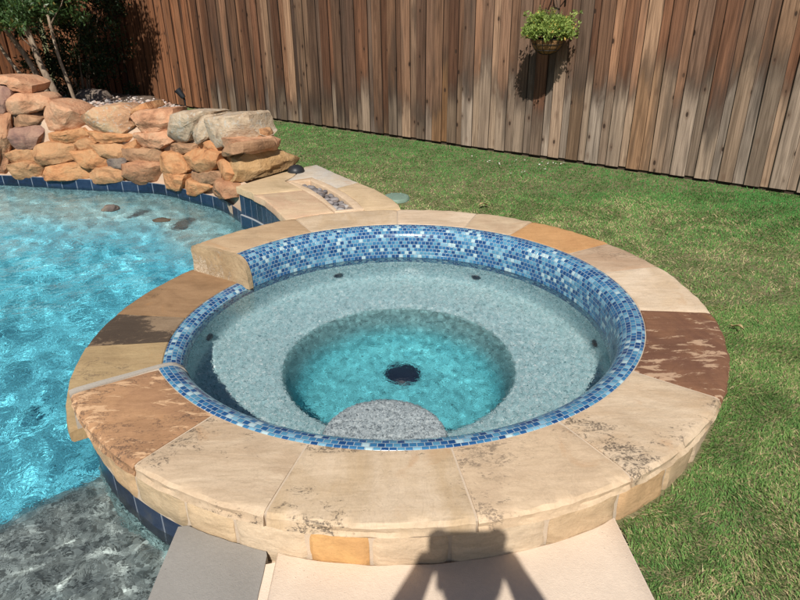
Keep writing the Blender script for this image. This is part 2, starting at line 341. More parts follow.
def recalc(o):
    bm = bmesh.new(); bm.from_mesh(o.data); bmesh.ops.remove_doubles(bm, verts=bm.verts, dist=1e-6); bmesh.ops.recalc_face_normals(bm, faces=bm.faces)
    up = sum(f.normal.z*f.calc_area() for f in bm.faces)
    if up < 0: bmesh.ops.reverse_faces(bm, faces=bm.faces)
    bm.to_mesh(o.data); bm.free()
def ring_sector(name, a0, a1, prof, mat, parent, n=None, uvw=None, smooth=True, jitter=None, caps=True, closed=True, ang=35):
    """prof: list of (r, z) from lower inside over the top to lower outside (metres); a0<a1 degrees"""
    a0, a1 = R_(a0), R_(a1); n = n or max(3, int((a1-a0)/R_(2.0)))
    V, F, UV = [], [], []; m = len(prof)
    arc = [0]
    for k in range(1, m): arc.append(arc[-1]+math.hypot(prof[k][0]-prof[k-1][0], prof[k][1]-prof[k-1][1]))
    for i in range(n+1):
        a = a0+(a1-a0)*i/n
        for k, (r, z) in enumerate(prof):
            dr = dz = da = 0
            if jitter: dr, dz, da = jitter(a, k, r, z, i/n)
            V.append(P3(r+dr, a+da, z+dz)); UV.append((a*1.0, arc[k]))
    for i in range(n):
        for k in range(m-1 if not closed else m):
            k2 = (k+1) % m; A = i*m+k; B = i*m+k2
            F.append((A, B, B+m, A+m))
    if caps and closed:
        F.append(tuple(range(m))[::-1]); F.append(tuple(n*m+k for k in range(m)))
    if uvw: UV = [(u*uvw[0], v/uvw[1]) for u, v in UV]
    o = mesh_obj(name, V, F, mat, parent, uvs=UV)
    bm = bmesh.new(); bm.from_mesh(o.data); bmesh.ops.recalc_face_normals(bm, faces=bm.faces)
    if not closed: # open sheets: face up / inward
        pass
    bm.to_mesh(o.data); bm.free()
    if smooth: auto_smooth(o, ang)
    return o

M = {}
M['mosaic'] = mosaic_mat('blue_glass_mosaic')
M['pooltile'] = pool_tile_mat('navy_waterline_tile')
M['plaster'] = pebble_plaster('pebble_plaster', (.46, .67, .71), (.05, .15, .18), (1, 1, 1), 215)
M['plaster_pool'] = pebble_plaster('pool_pebble_plaster', (.075, .56, .66), (.02, .25, .32), (.5, .85, .9), 90)
def depth_tinted_plaster(name, deep, shallow, z0, z1, nz_):
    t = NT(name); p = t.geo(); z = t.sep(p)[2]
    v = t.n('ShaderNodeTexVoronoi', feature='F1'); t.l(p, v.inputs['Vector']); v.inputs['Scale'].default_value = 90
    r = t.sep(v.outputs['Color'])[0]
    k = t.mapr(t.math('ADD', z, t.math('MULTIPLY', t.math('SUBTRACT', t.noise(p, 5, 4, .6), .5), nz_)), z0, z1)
    col = t.mix(k, deep, shallow)  # turquoise of deeper water painted into the plaster colour by height
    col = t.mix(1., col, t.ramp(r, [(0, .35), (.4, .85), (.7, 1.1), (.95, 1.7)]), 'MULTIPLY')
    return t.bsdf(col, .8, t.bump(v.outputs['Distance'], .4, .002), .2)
M['plaster_well'] = depth_tinted_plaster('footwell_plaster', (.15, .55, .62), (.25, .43, .45), -.66, -.42, .05)
M['plaster_pool'] = depth_tinted_plaster('pool_floor_plaster', (.15, .60, .76), (.38, .54, .55), -.95, -.45, .3)
M['plaster_shelf'] = depth_tinted_plaster('shelf_plaster', (.15, .60, .76), (.28, .305, .30), -.62, -.36, .22)
M['mortar'] = concrete_mat('grey_mortar', (.40, .36, .31), .4, 3)
M['mortar_light'] = concrete_mat('cream_mortar', (.52, .42, .32), .3, 5)
SAND = (.60, .47, .335); SAND2 = (.48, .355, .24); CREAM = (.67, .54, .405)
stones_spec = [ # a0, a1, material args
 (-147.6, -125.4, 'mottled', ((.47, .27, .145), (.36, .20, .11), (.11, .07, .05), .34)),
 (-125.4, -105.4, 'sandstone', (SAND, SAND2, (.05, .04, .034), .46)),
 (-105.4, -81.2, 'sandstone', (SAND, (.50, .37, .235), (.05, .04, .034), .42)),
 (-81.2, -60.5, 'sandstone', ((.62, .47, .32), (.54, .40, .27), (.20, .15, .11), .20)),
 (-60.5, -36.0, 'stained', (SAND, (.52, .38, .25), (.055, .045, .038), .30)),
 (-36.0, -6.7, 'brown', ((.23, .115, .065), (.16, .078, .05), (.10, .05, .035), .15)),
 (-6.7, 15.9, 'cream', (CREAM, (.60, .455, .31), None, 0)),
 (15.9, 31.2, 'tan', ((.50, .37, .26), (.44, .30, .20), (.2, .14, .10), .06)),
 (31.2, 53.0, 'orange', ((.55, .31, .14), (.50, .27, .12), None, 0)),
 (53.0, 68.2, 'cream', ((.60, .47, .32), (.5, .36, .24), None, 0)),
 (68.2, 90.0, 'cream', (CREAM, (.58, .44, .31), None, 0)),
 (90.0, 118.0, 'sandstone', (SAND, (.52, .38, .24), None, 0)),
 (118.0, 145.4, 'sandstone', ((.55, .40, .25), (.44, .30, .18), (.22, .16, .12), .10)),
]
spa = thing('raised_spa', (SPA[0], SPA[1], Z_LAWN), 'round raised spa with blue mosaic rim, sandstone coping and a spillway lip into the pool', 'spa')
labels = {0: 'orange-brown mottled coping stone at the left end of the front', 5: 'chocolate brown coping stone with pale flakes', 8: 'orange coping stone', 4: 'sandy coping stone with dark stains'}
PROFT = [(1.052, .10), (1.052, .144), (1.056, .1495), (1.09, .150), (1.13, .150), (1.17, .150), (1.21, .150), (1.25, .150), (1.29, .150), (1.325, .1495), (1.345, .146), (1.355, .135), (1.352, .118), (1.358, .105), (1.35, .098), (1.30, .097)]
def coping_jit(seed, thick=0.):
    def j(a, k, r, z, f):
        x, y = r*cos(a), r*sin(a)
        dz = .0022*nz(x*7, y*7, seed) + .001*nz(x*30, y*30, seed)
        dr = 0
        if k >= 9:
            dr = .005*nz(a*7, z*20, 3)+.005*nz(a*30, z*60, seed+3)+.002*nz(a*90, z*120, 1)
            dz += .002*nz(a*20, k, seed)
        if k == 15: dr = dz = 0
        if k in (0,): dz = 0
        # worn, slightly rounded ends
        e = min(f, 1-f)
        if e < .012 and 1 < k < 12: dz -= .0025
        if k >= 14 or k == 0: dz -= thick
        return dr, dz, 0
    return j
for i, (a0, a1, kind, (c1, c2, dk, amt)) in enumerate(stones_spec):
    mat = stone_mat('stone_%s_%d' % (kind, i), c1, c2, dk, amt, seed=i*1.3+.4, streak=[(1, 1, 1), (1, 2.5, 1), (2.2, 1, 1)][i % 3], scale=3.2,
                    flake=(.44, .29, .19) if kind == 'brown' else ((.60, .38, .22) if kind == 'mottled' else None), bump=.3)
    g = .17
    o = ring_sector('coping_stone', a0+g, a1-g, PROFT, mat, spa, n=int((a1-a0)*1.3), jitter=coping_jit(i*5.1, .05 if i >= 11 else 0))
    if i in labels: o['label'] = labels[i]
# low spillway stones
low_spec = [(147.0, 171.8, ((.34, .21, .115), (.25, .15, .08), (.10, .065, .04), .12)),
            (171.8, 185.1, ((.30, .215, .14), (.24, .17, .11), (.035, .026, .022), .62)),
            (185.1, 212.5, ((.44, .32, .175), (.37, .26, .14), (.2, .14, .09), .05))]
PROFL = [(1.03, -.045), (1.03, -.004), (1.034, 0), (1.08, 0), (1.14, 0), (1.20, 0), (1.26, 0), (1.32, 0), (1.37, -.001), (1.386, -.006), (1.39, -.02), (1.388, -.04), (1.38, -.048), (1.31, -.049)]
low_label = ['brown spillway stone', 'spillway stone with a blackish stain', 'plain tan spillway stone']
for i, (a0, a1, (c1, c2, dk, amt)) in enumerate(low_spec):
    mat = stone_mat('spill_stone_%d' % i, c1, c2, dk, amt, seed=i*2.7+9, streak=(1, 1.6, 1), scale=3.5, darkscale=5, rough=.6)
    def lj(a, k, r, z, f, s=i): return ((.004*nz(a*20, z*40, s) if k >= 9 and k < 13 else 0), .0015*nz(r*8*cos(a), r*8*sin(a), s), 0)
    o = ring_sector('spillway_stone', a0+.15, a1-.15, PROFL, mat, spa, n=int((a1-a0)*1.3), jitter=lj)
    o['label'] = low_label[i]
# mosaic bands
T_U, T_V = .0235, .0205
PM = [(1.053, .140), (1.051, .1475), (1.044, .1495), (1.030, .1495), (1.015, .148), (1.0, .144), (.986, .137), (.973, .126), (.962, .112), (.954, .094), (.949, .074), (.945, .05), (.943, .02), (.941, -.03), (.94, -.09)]
ring_sector('mosaic_band', -147.6, 145.5, PM, M['mosaic'], spa, n=240, uvw=(1.0/T_U, T_V), closed=False, ang=80)
PL_ = [(1.032, -.012), (1.030, -.004), (1.02, -.002), (1.0, -.004), (.985, -.008), (.97, -.015), (.957, -.027), (.948, -.045), (.943, -.07), (.94, -.09)]
ring_sector('mosaic_spill_lip', 145.5, 212.4, PL_, M['mosaic'], spa, n=70, uvw=(1.0/T_U, T_V), closed=False, ang=80)
# end caps of the raised rim where it drops to the spillway
cap_prof = [(.937, -.02), (.940, .05), (.950, .094), (.962, .122), (.985, .143), (1.01, .1515), (1.05, .153), (1.15, .152), (1.25, .152), (1.33, .151), (1.352, .146), (1.358, .12), (1.355, .06), (1.36, -.01)]
def ej(s):
    def j(a, k, r, z, f): return (.006*nz(r*20, z*30, s) if k > 9 else .002*nz(r*30, z*30, s), .003*nz(r*18, a*60, s), .004*nz(r*16, z*22, s+2) if f > .5 else 0)
    return j
endm = stone_mat('stone_cut_end', (.47, .345, .21), (.36, .255, .15), (.62, .52, .40), .25, seed=31, scale=9, bump=.8)
o = ring_sector('end_stone', 145.55, 147.4, cap_prof, endm, spa, n=5, jitter=ej(2)); o['label'] = 'rough cut stone face where the high rim ends above the spillway'
ring_sector('mortar_end', 211.15, 212.35, cap_prof, M['mortar'], spa, n=4, jitter=ej(5))
# mortar bed under stones
ring_sector('mortar_bed', -148.5, 147.0, [(1.054, .07), (1.054, .1455), (1.05, .147), (1.335, .143), (1.349, .138), (1.346, .10), (1.325, .07)], M['mortar_light'], spa, n=160)
ring_sector('mortar_bed', 147.0, 211.5, [(1.031, -.06), (1.031, -.0045), (1.37, -.006), (1.37, -.045), (1.33, -.06)], M['mortar_light'], spa, n=60)
# facing stones of the outer wall
fx = [-149.0]
widths = [8.5, 12.5, 10.0, 7.6, 9.5, 7.6, 9.3, 12.2, 10.8, 9.8, 8.2, 9.0, 11.5, 9.8, 8.2, 10.5, 12.5, 9, 11, 8.5, 10, 12, 9, 10.5, 9, 12, 10, 9, 11, 9]
fc = [(.55, .42, .27), (.58, .42, .26), (.60, .45, .29), (.55, .36, .20), (.62, .49, .35), (.60, .46, .32), (.52, .38, .24), (.58, .40, .235)]
fmats = [stone_mat('facing_%d' % i, c, tuple(x*.84 for x in c), None, 0, seed=40+i*2.2, streak=(1, 1, 2.5), scale=6, bump=.55) for i, c in enumerate(fc)]
fmats.append(stone_mat('facing_orange', (.60, .36, .15), (.52, .30, .13), None, 0, seed=61, scale=6, bump=.5))
for w in widths:
    a0 = fx[-1]; a1 = a0+w; fx.append(a1)
    if a1 > 75: break
    zt, zb = .096+.003*nz(a0, 1), (-.045 if a1 < -117 else Z_LAWN-.03)
    s = a0
    prof = []
    for q in range(9):
        z = zb+(zt-zb)*q/8
        bul = .010*(1-abs(2*q/8-1)**3)
        prof.append((1.325+bul, z))
    prof = [(1.25, zb)]+prof+[(1.25, zt)]
    prof = prof[::-1]
    def fj(a, k, r, z, f, s=s):
        if k in (0, 10): return 0, 0, 0
        e = min(f, 1-f); ed = -.008*max(0, 1-e/.06)
        return .006*nz(a*16, z*18, s)+.003*nz(a*60, z*60, s)+ed, .002*nz(a*20, k, s), 0
    idx = 8 if -99.5 < (a0+a1)/2 < -95 else int(abs(s*7)) % 8
    ring_sector('facing_stone', a0+.22, a1-.22, prof, fmats[idx], spa, n=14, jitter=fj)
ring_sector('wall_core', -150.0, 76, [(1.10, .10), (1.326, .097), (1.326, -.046), (1.28, -.048), (1.10, -.048)], M['mortar_light'], spa, n=130)
# bowl
bowl_ = [(.9405, -.085), (.939, -.10), (.936, -.20), (.932, -.275), (.924, -.300), (.905, -.313), (.85, -.318), (.72, -.320), (.62, -.322), (.57, -.325), (.545, -.335), (.531, -.352), (.520, -.40), (.490, -.55), (.465, -.64), (.43, -.685), (.38, -.700), (.25, -.703), (.10, -.705), (.0005, -.705)]
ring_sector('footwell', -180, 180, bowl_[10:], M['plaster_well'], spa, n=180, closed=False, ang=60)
o = ring_sector('plaster_bowl', -180, 180, bowl_[:11], M['plaster'], spa, n=180, closed=False, ang=60)
st = []
N_ = 48; cx_, cy_ = -.065, 1.975
prof = [(.0, -.170), (.15, -.170), (.215, -.171), (.232, -.176), (.238, -.19), (.242, -.27), (.25, -.72)]
V, F = [], []
for i in range(N_):
    a = 2*pi*i/N_
    for r, z in prof: V.append((cx_+r*cos(a), cy_+r*sin(a), z))
m_ = len(prof)
for i in range(N_):
    for k in range(m_-1):
        A = i*m_+k; B = ((i+1) % N_)*m_+k
        F.append((A, A+1, B+1, B))
M['plaster_step'] = pebble_plaster('step_plaster', (.66, .70, .73), (.16, .18, .20), (1, 1, 1), 225)
o = mesh_obj('entry_step', V, F, M['plaster_step'], spa); recalc(o); auto_smooth(o, 60)

M['black_plastic'] = simple_mat('black_plastic', (.02, .022, .026), .45)
M['navy_plastic'] = simple_mat('navy_plastic', (.012, .018, .04), .4)
V, F = [], []
def add_lathe(V, F, prof, c, n=32, up=(0, 0, 1)):
    b = len(V); up = Vector(up).normalized(); q = Vector((0, 0, 1)).rotation_difference(up); c = Vector(c)
    for i in range(n):
        a = 2*pi*i/n
        for r, z in prof: V.append(tuple(c+q@Vector((r*cos(a), r*sin(a), z))))
    m = len(prof)
    for i in range(n):
        for k in range(m-1):
            A = b+i*m+k; B = b+((i+1) % n)*m+k
            F.append((A, B, B+1, A+1))
def add_box(V, F, c, s, rot=None):
    b = len(V); c = Vector(c)
    for x in (-1, 1):
        for y in (-1, 1):
            for z in (-1, 1):
                v = Vector((x*s[0]/2, y*s[1]/2, z*s[2]/2)); v = (rot@v if rot else v)+c; V.append(tuple(v))
    F += [tuple(b+i for i in f) for f in ((0, 1, 3, 2), (4, 6, 7, 5), (0, 4, 5, 1), (2, 3, 7, 6), (0, 2, 6, 4), (1, 5, 7, 3))]
def add_tube(V, F, pts, r, n=8, cap=True):
    b = len(V); pts = [Vector(p) for p in pts]; rr = r if hasattr(r, '__len__') else [r]*len(pts)
    for i, p in enumerate(pts):
        d = (pts[min(i+1, len(pts)-1)]-pts[max(i-1, 0)]).normalized()
        x = d.orthogonal().normalized() if i == 0 else (x-d*x.dot(d)).normalized()
        y = d.cross(x)
        for k in range(n):
            a = 2*pi*k/n; V.append(tuple(p+(x*cos(a)+y*sin(a))*rr[i]))
    for i in range(len(pts)-1):
        for k in range(n):
            A = b+i*n+k; B = b+i*n+(k+1) % n
            F.append((A, B, B+n, A+n))
    if cap:
        F.append(tuple(b+k for k in range(n))[::-1]); F.append(tuple(b+(len(pts)-1)*n+k for k in range(n)))
add_lathe(V, F, [(0.0005, .022), (.06, .020), (.085, .012), (.095, .0), (.095, -.01)], (SPA[0]+.02, SPA[1]+.21, -.703))
for k in range(-4, 5):
    h = math.sqrt(.088**2-(k*.018)**2); add_box(V, F, (SPA[0]+.02+k*.018, SPA[1]+.21, -.681), (.006, h*1.7, .004))
auto_smooth(mesh_obj('drain_cover', V, F, M['navy_plastic'], spa))
for a in (112, 61, 171, 3, 220, -40):
    V, F = [], []; a = R_(a); d = (-cos(a), -sin(a), 0)
    add_lathe(V, F, [(.0, .012), (.010, .012), (.012, .004), (.020, .010), (.026, .008), (.030, .0)], P3(.9335, a, -.215), 20, d)
    auto_smooth(mesh_obj('jet_nozzle', V, F, M['black_plastic'], spa))
# pool side of the spa: waterline tile + plaster below
def wall_strip(name, pts, z0, z1, mat, parent=None, tile=(.15, .15), flip=False, nz_=1):
    V, F, UV = [], [], []; s = 0; m = nz_+1
    for i, p in enumerate(pts):
        if i: s += math.hypot(p[0]-pts[i-1][0], p[1]-pts[i-1][1])
        for k in range(m):
            z = z0+(z1-z0)*k/nz_; V.append((p[0], p[1], z)); UV.append((s/tile[0], (z1-z)/tile[1]*-1+.999 if tile[1] else 0))
    for i in range(len(pts)-1):
        for k in range(nz_):
            A = i*m+k; f = (A, A+m, A+m+1, A+1); F.append(f[::-1] if flip else f)
    return mesh_obj(name, V, F, mat, parent, uvs=UV)
arc = [P3(1.321, R_(a), 0)[:2] for a in np.linspace(-117.5, -241.0, 90)]
wall_strip('waterline_tile', arc, -.21, -.0475, M['pooltile'], spa, (.15, .1625), True)

# ---------------------------------------------------------------- trough / wall between spa and rocks
TB = [(-.681, 3.788), (-.793, 4.016), (-.902, 4.22), (-1.025, 4.394), (-1.152, 4.527)]
def catmull(pts, n=6):
    out = []; P = [Vector((*p, 0)) for p in pts]
    for i in range(len(P)-1):
        p0, p1, p2, p3 = P[max(i-1, 0)], P[i], P[i+1], P[min(i+2, len(P)-1)]
        for k in range(n):
            t = k/n; q = .5*((2*p1)+(-p0+p2)*t+(2*p0-5*p1+4*p2-p3)*t*t+(-p0+3*p1-3*p2+p3)*t**3); out.append((q.x, q.y))
    out.append(tuple(P[-1][:2])); return out
trough = thing('pebble_trough', (-.55, 4.35, Z_LAWN), 'low sandstone-topped trough with a pebble slot, between the spa and the boulder wall', 'trough')
def slab(name, poly, z0, z1, mat, parent, rnd=.004, sub=.05):
    """polygon slab with worn edges; poly ccw in xy"""
    pts = []
    for i in range(len(poly)):
        a, b = Vector(poly[i]), Vector(poly[(i+1) % len(poly)]); n = max(1, int((b-a).length/sub))
        for k in range(n): pts.append(a+(b-a)*k/n)
    ar = sum(pts[i].x*pts[(i+1) % len(pts)].y-pts[(i+1) % len(pts)].x*pts[i].y for i in range(len(pts)))
    if ar < 0: pts = pts[::-1]
    n = len(pts); nor = []
    for i in range(n):
        d = (pts[(i+1) % n]-pts[i-1]).normalized(); nor.append(Vector((d.y, -d.x)))
    V, F = [], []
    loops = [(0, z0), (0, z1-rnd*1.6), (-rnd*.5, z1-rnd*.4), (-rnd*1.8, z1)]
    for off, z in loops:
        for p, q in zip(pts, nor):
            j = .004*nz(p.x*25, p.y*25, z*30)
            V.append((p.x+q.x*(off+j), p.y+q.y*(off+j), z))
    for L in range(3):
        for i in range(n):
            A = L*n+i; B = L*n+(i+1) % n; F.append((A, B, B+n, A+n))
    F.append(tuple(3*n+i for i in range(n))); F.append(tuple(range(n))[::-1])
    return auto_smooth(mesh_obj(name, V, F, mat, parent), 50)
arcb = lambda r, a0, a1, n=8: [P3(r, R_(a), 0)[:2] for a in np.linspace(a0, a1, n)]
tA = stone_mat('trough_stone_a', (.62, .47, .31), (.55, .36, .24), None, 0, seed=71, scale=3)
tB = stone_mat('trough_stone_b', (.60, .45, .29), (.50, .37, .22), None, 0, seed=74, scale=3)
tC = stone_mat('trough_stone_c', (.50, .47, .43), (.56, .45, .32), None, 0, seed=77, scale=2)
tF = stone_mat('trough_frame', (.64, .49, .35), (.58, .43, .29), None, 0, seed=79, scale=4)
ch_o = [(-.831, 4.676), (-.650, 4.767), (-.512, 4.58), (-.372, 4.342), (-.277, 4.127), (-.223, 3.972), (-.407, 3.925), (-.476, 4.075), (-.578, 4.278), (-.719, 4.509)]
ch_i = [(-.767, 4.635), (-.653, 4.678), (-.543, 4.518), (-.426, 4.322), (-.345, 4.142), (-.291, 3.985), (-.393, 3.957), (-.454, 4.102), (-.522, 4.264), (-.644, 4.486)]
ZT = .150
# pool-side top slabs (two), far slabs (three), frame round the slot (four strips)
slab('top_slab', [(-.690, 3.772), (-.800, 4.01), (-.909, 4.215), (-1.0, 4.33), (-.672, 4.428), (-.578+.0, 4.272), (-.48, 4.07), (-.411, 3.918), (-.43, 3.915), (-.55, 3.87)], ZT-.05, ZT, tA, trough)
slab('top_slab', [(-1.004, 4.336), (-1.03, 4.385), (-1.17, 4.54), (-1.05, 4.72), (-.90, 4.92), (-.76, 5.08), (-.80, 4.80), (-.838, 4.678), (-.724, 4.513), (-.676, 4.433)], ZT-.05, ZT+.001, tB, trough)
slab('top_slab', [(-.795, 4.80), (-.75, 5.10), (-.66, 5.17), (-.444, 4.83), (-.30, 4.62), (-.44, 4.475), (-.508, 4.585), (-.647, 4.773), (-.825, 4.685)], ZT-.05, ZT-.001, tC, trough)
slab('top_slab', [(-.436, 4.47), (-.297, 4.612), (-.155, 4.41), (-.045, 4.18), (.0, 4.05), (.01, 3.962), (-.10, 3.956), (-.219, 3.942), (-.272, 4.129), (-.367, 4.345)], ZT-.05, ZT, tB, trough)
nf = 5
def strip(a, b): return a+b[::-1]
slab('slot_frame', strip([ch_o[i] for i in (6, 7, 8, 9, 0)], [ch_i[i] for i in (6, 7, 8, 9, 0)]), ZT-.09, ZT+.002, tF, trough, .003)
slab('slot_frame', strip([ch_o[i] for i in (1, 2, 3, 4, 5)], [ch_i[i] for i in (1, 2, 3, 4, 5)]), ZT-.09, ZT+.002, tF, trough, .003)
slab('slot_frame', [ch_o[0], ch_o[1], ch_i[1], ch_i[0]], ZT-.09, ZT+.0015, tF, trough, .003)
slab('slot_frame', [ch_o[5], ch_o[6], ch_i[6], ch_i[5]], ZT-.09, ZT+.0015, tF, trough, .003)
# body under the slabs, slot floor
body_o = [(-.62, 3.83), (-.74, 4.05), (-.85, 4.25), (-.97, 4.42), (-1.08, 4.56), (-.76, 5.03), (-.66, 5.12), (-.46, 4.81), (-.28, 4.55), (-.18, 4.40), (-.07, 4.17), (-.03, 3.97), (-.4, 3.92)]
slab('slot_floor', [tuple(v) for v in ch_i], .0, .088, M['mortar_light'], trough)
slab('trough_body', body_o, -.3, ZT-.0915, M['mortar_light'], trough)
tbs = catmull([(-.672, 3.77)]+[(x-.004, y) for x, y in TB[1:]])
wall_strip('trough_tile', [(x+.006, y+.004) for x, y in tbs], -.055, .102, M['pooltile'], trough, (.085, .157), True)
wall_strip('waterline_tile', [(x-.004, y-.003) for x, y in tbs], -.21, -.056, M['pooltile'], trough, (.15, .155), True)
V, F = [], []
lg = [(x-.004, y-.003) for x, y in tbs]
for (x, y), (x2, y2) in zip(lg, tbs): V += [(x, y, -.0555), (x2+.012, y2+.01, -.0545)]
for i in range(len(lg)-1): F.append((2*i, 2*i+2, 2*i+3, 2*i+1))
M['grout_line'] = concrete_mat('grout', (.35, .37, .38), .3)
mesh_obj('tile_ledge', V, F, M['grout_line'], trough)
# corner cheek at the far left end of the trough
slab('corner_block', [(-1.10, 4.53), (-1.13, 4.62), (-1.10, 4.75), (-1.0, 4.62)], -.2, ZT-.051, M['mortar_light'], trough)

# pebbles in the slot
def ico(sub=2):
    bm = bmesh.new(); bmesh.ops.create_icosphere(bm, subdivisions=sub, radius=1)
    V = [v.co.copy() for v in bm.verts]; F = [tuple(v.index for v in f.verts) for f in bm.faces]; bm.free(); return V, F
IV, IF = ico(2)
IV3, IF3 = ico(3)
def pebble_mesh(name, mat, s, seed, amp=.18):
    V = []
    for v in IV3:
        d = 1+amp*noise.noise(v*1.3+Vector((seed, 0, 0)))+amp*.3*noise.noise(v*4+Vector((0, seed, 0)))
        V.append((v.x*d*s[0], v.y*d*s[1], v.z*d*s[2]))
    me = bpy.data.meshes.new(name); me.from_pydata(V, [], IF3); me.materials.append(mat)
    me.polygons.foreach_set('use_smooth', [True]*len(me.polygons)); return me
pm = [simple_mat('grey_pebble_%d' % i, c, .75, var=.5, scale=12, bump=.3) for i, c in enumerate([(.17, .155, .155), (.26, .235, .23), (.12, .11, .115), (.36, .34, .33), (.21, .175, .16)])]
pmesh = [pebble_mesh('river_pebble', pm[i % 5], ((.030, .024, .016), (.024, .021, .015), (.034, .022, .017), (.020, .018, .014))[i % 4], i*3.3) for i in range(12)]
random.seed(3)
Lp = [ch_i[i] for i in (6, 7, 8, 9, 0)]; Rp = [ch_i[i] for i in (5, 4, 3, 2, 1)]
def slot_pt(s, t):
    s = s*4; i = min(3, int(s)); f = s-i
    l = Vector(Lp[i])*(1-f)+Vector(Lp[i+1])*f; r = Vector(Rp[i])*(1-f)+Vector(Rp[i+1])*f
    return l*(1-t)+r*t
placed = []
tries = 0
while len(placed) < 86 and tries < 4000:
    tries += 1
    s, t = random.uniform(.02, .98), random.uniform(.12, .88); p = slot_pt(s, t)
    lay = 0 if len(placed) < 52 else 1
    if any((p-q).length < (.027 if l2 == lay else 0) for q, l2 in placed): continue
    placed.append((p, lay))
slotf = [slot_pt(s, t) for s, t in ((0, 0), (0, 1), (.25, 1), (.5, 1), (.75, 1), (1, 1), (1, 0), (.75, 0), (.5, 0), (.25, 0))]
for i, (p, lay) in enumerate(placed):
    o = bpy.data.objects.new('river_pebble', pmesh[i % 12]); COL.objects.link(o)
    sc_ = random.uniform(.8, 1.15)
    o.location = (p.x, p.y, .088+.014*sc_+lay*.024); o.scale = (sc_,)*3
    o.rotation_euler = (random.uniform(-.25, .25), random.uniform(-.25, .25), random.uniform(0, 6.28))
    tag(o, 'smooth grey river pebble lying in the slot of the trough beside the spa', 'pebble', 'grey pebbles in the trough slot')

# black cap lamp at the foot of the last boulder
V, F = [], []
cb = (-.795, 4.95, ZT)
add_lathe(V, F, [(.0, .052), (.025, .050), (.048, .040), (.062, .022), (.066, .006), (.066, 0)], cb, 28)
cap = mesh_obj('black_cap', V, F, M['black_plastic']); auto_smooth(cap)
cap.name = 'deck_lamp_cap'; tag(cap, 'low black domed cap on the trough top beside the tan end boulder', 'cap')
V, F = [], []
add_lathe(V, F, [(.0, .022), (.07, .020), (.095, .016), (.103, .006), (.105, -.01)], (-.02, 4.80, Z_LAWN+.012), 36)
for k in range(6):
    a = k*pi/3; add_lathe(V, F, [(.0, .026), (.006, .026), (.008, .020)], (-.02+.07*cos(a), 4.80+.07*sin(a), Z_LAWN+.012), 8)
lid = mesh_obj('valve_lid', V, F, simple_mat('green_plastic', (.17, .25, .20), .6, var=.25)); auto_smooth(lid)
tag(lid, 'round faded green valve lid set in the lawn behind the trough', 'valve lid')
# ---------------------------------------------------------------- boulder wall
RB = [(-4.624, 5.868), (-3.624, 5.768), (-3.218, 5.683), (-2.823, 5.601), (-2.437, 5.52), (-2.051, 5.411), (-1.68, 5.16), (-1.405, 4.945), (-1.17, 4.608)]
rocks = thing('boulder_wall', (-2.6, 5.75, Z_LAWN), 'mortared wall of stacked orange and grey sandstone boulders along the back of the pool', 'stone wall')
RM = {
 'red': rough_rock_mat('rock_red', (.40, .20, .11), (.46, .26, .15), (.17, .09, .06), 1),
 'purple': rough_rock_mat('rock_purple', (.27, .155, .12), (.36, .22, .16), (.13, .08, .075), 2),
 'pink': rough_rock_mat('rock_pink', (.52, .27, .155), (.56, .34, .21), (.29, .14, .08), 3),
 'brown': rough_rock_mat('rock_brown', (.33, .19, .11), (.42, .25, .145), (.15, .09, .055), 4),
 'tan': rough_rock_mat('rock_tan', (.45, .24, .12), (.49, .29, .155), (.20, .105, .058), 5),
 'orange': rough_rock_mat('rock_orange', (.50, .24, .11), (.52, .29, .145), (.26, .12, .06), 6),
 'big': rough_rock_mat('rock_big', (.52, .29, .165), (.50, .36, .22), (.30, .17, .10), 7, .25),
 'dark': rough_rock_mat('rock_dark', (.16, .13, .115), (.24, .19, .15), (.08, .065, .06), 8),
 'grey': rough_rock_mat('rock_grey', (.45, .34, .235), (.52, .41, .295), (.25, .165, .11), 9, .35),
 'gold': rough_rock_mat('rock_gold', (.43, .265, .125), (.49, .32, .165), (.24, .135, .07), 10)}
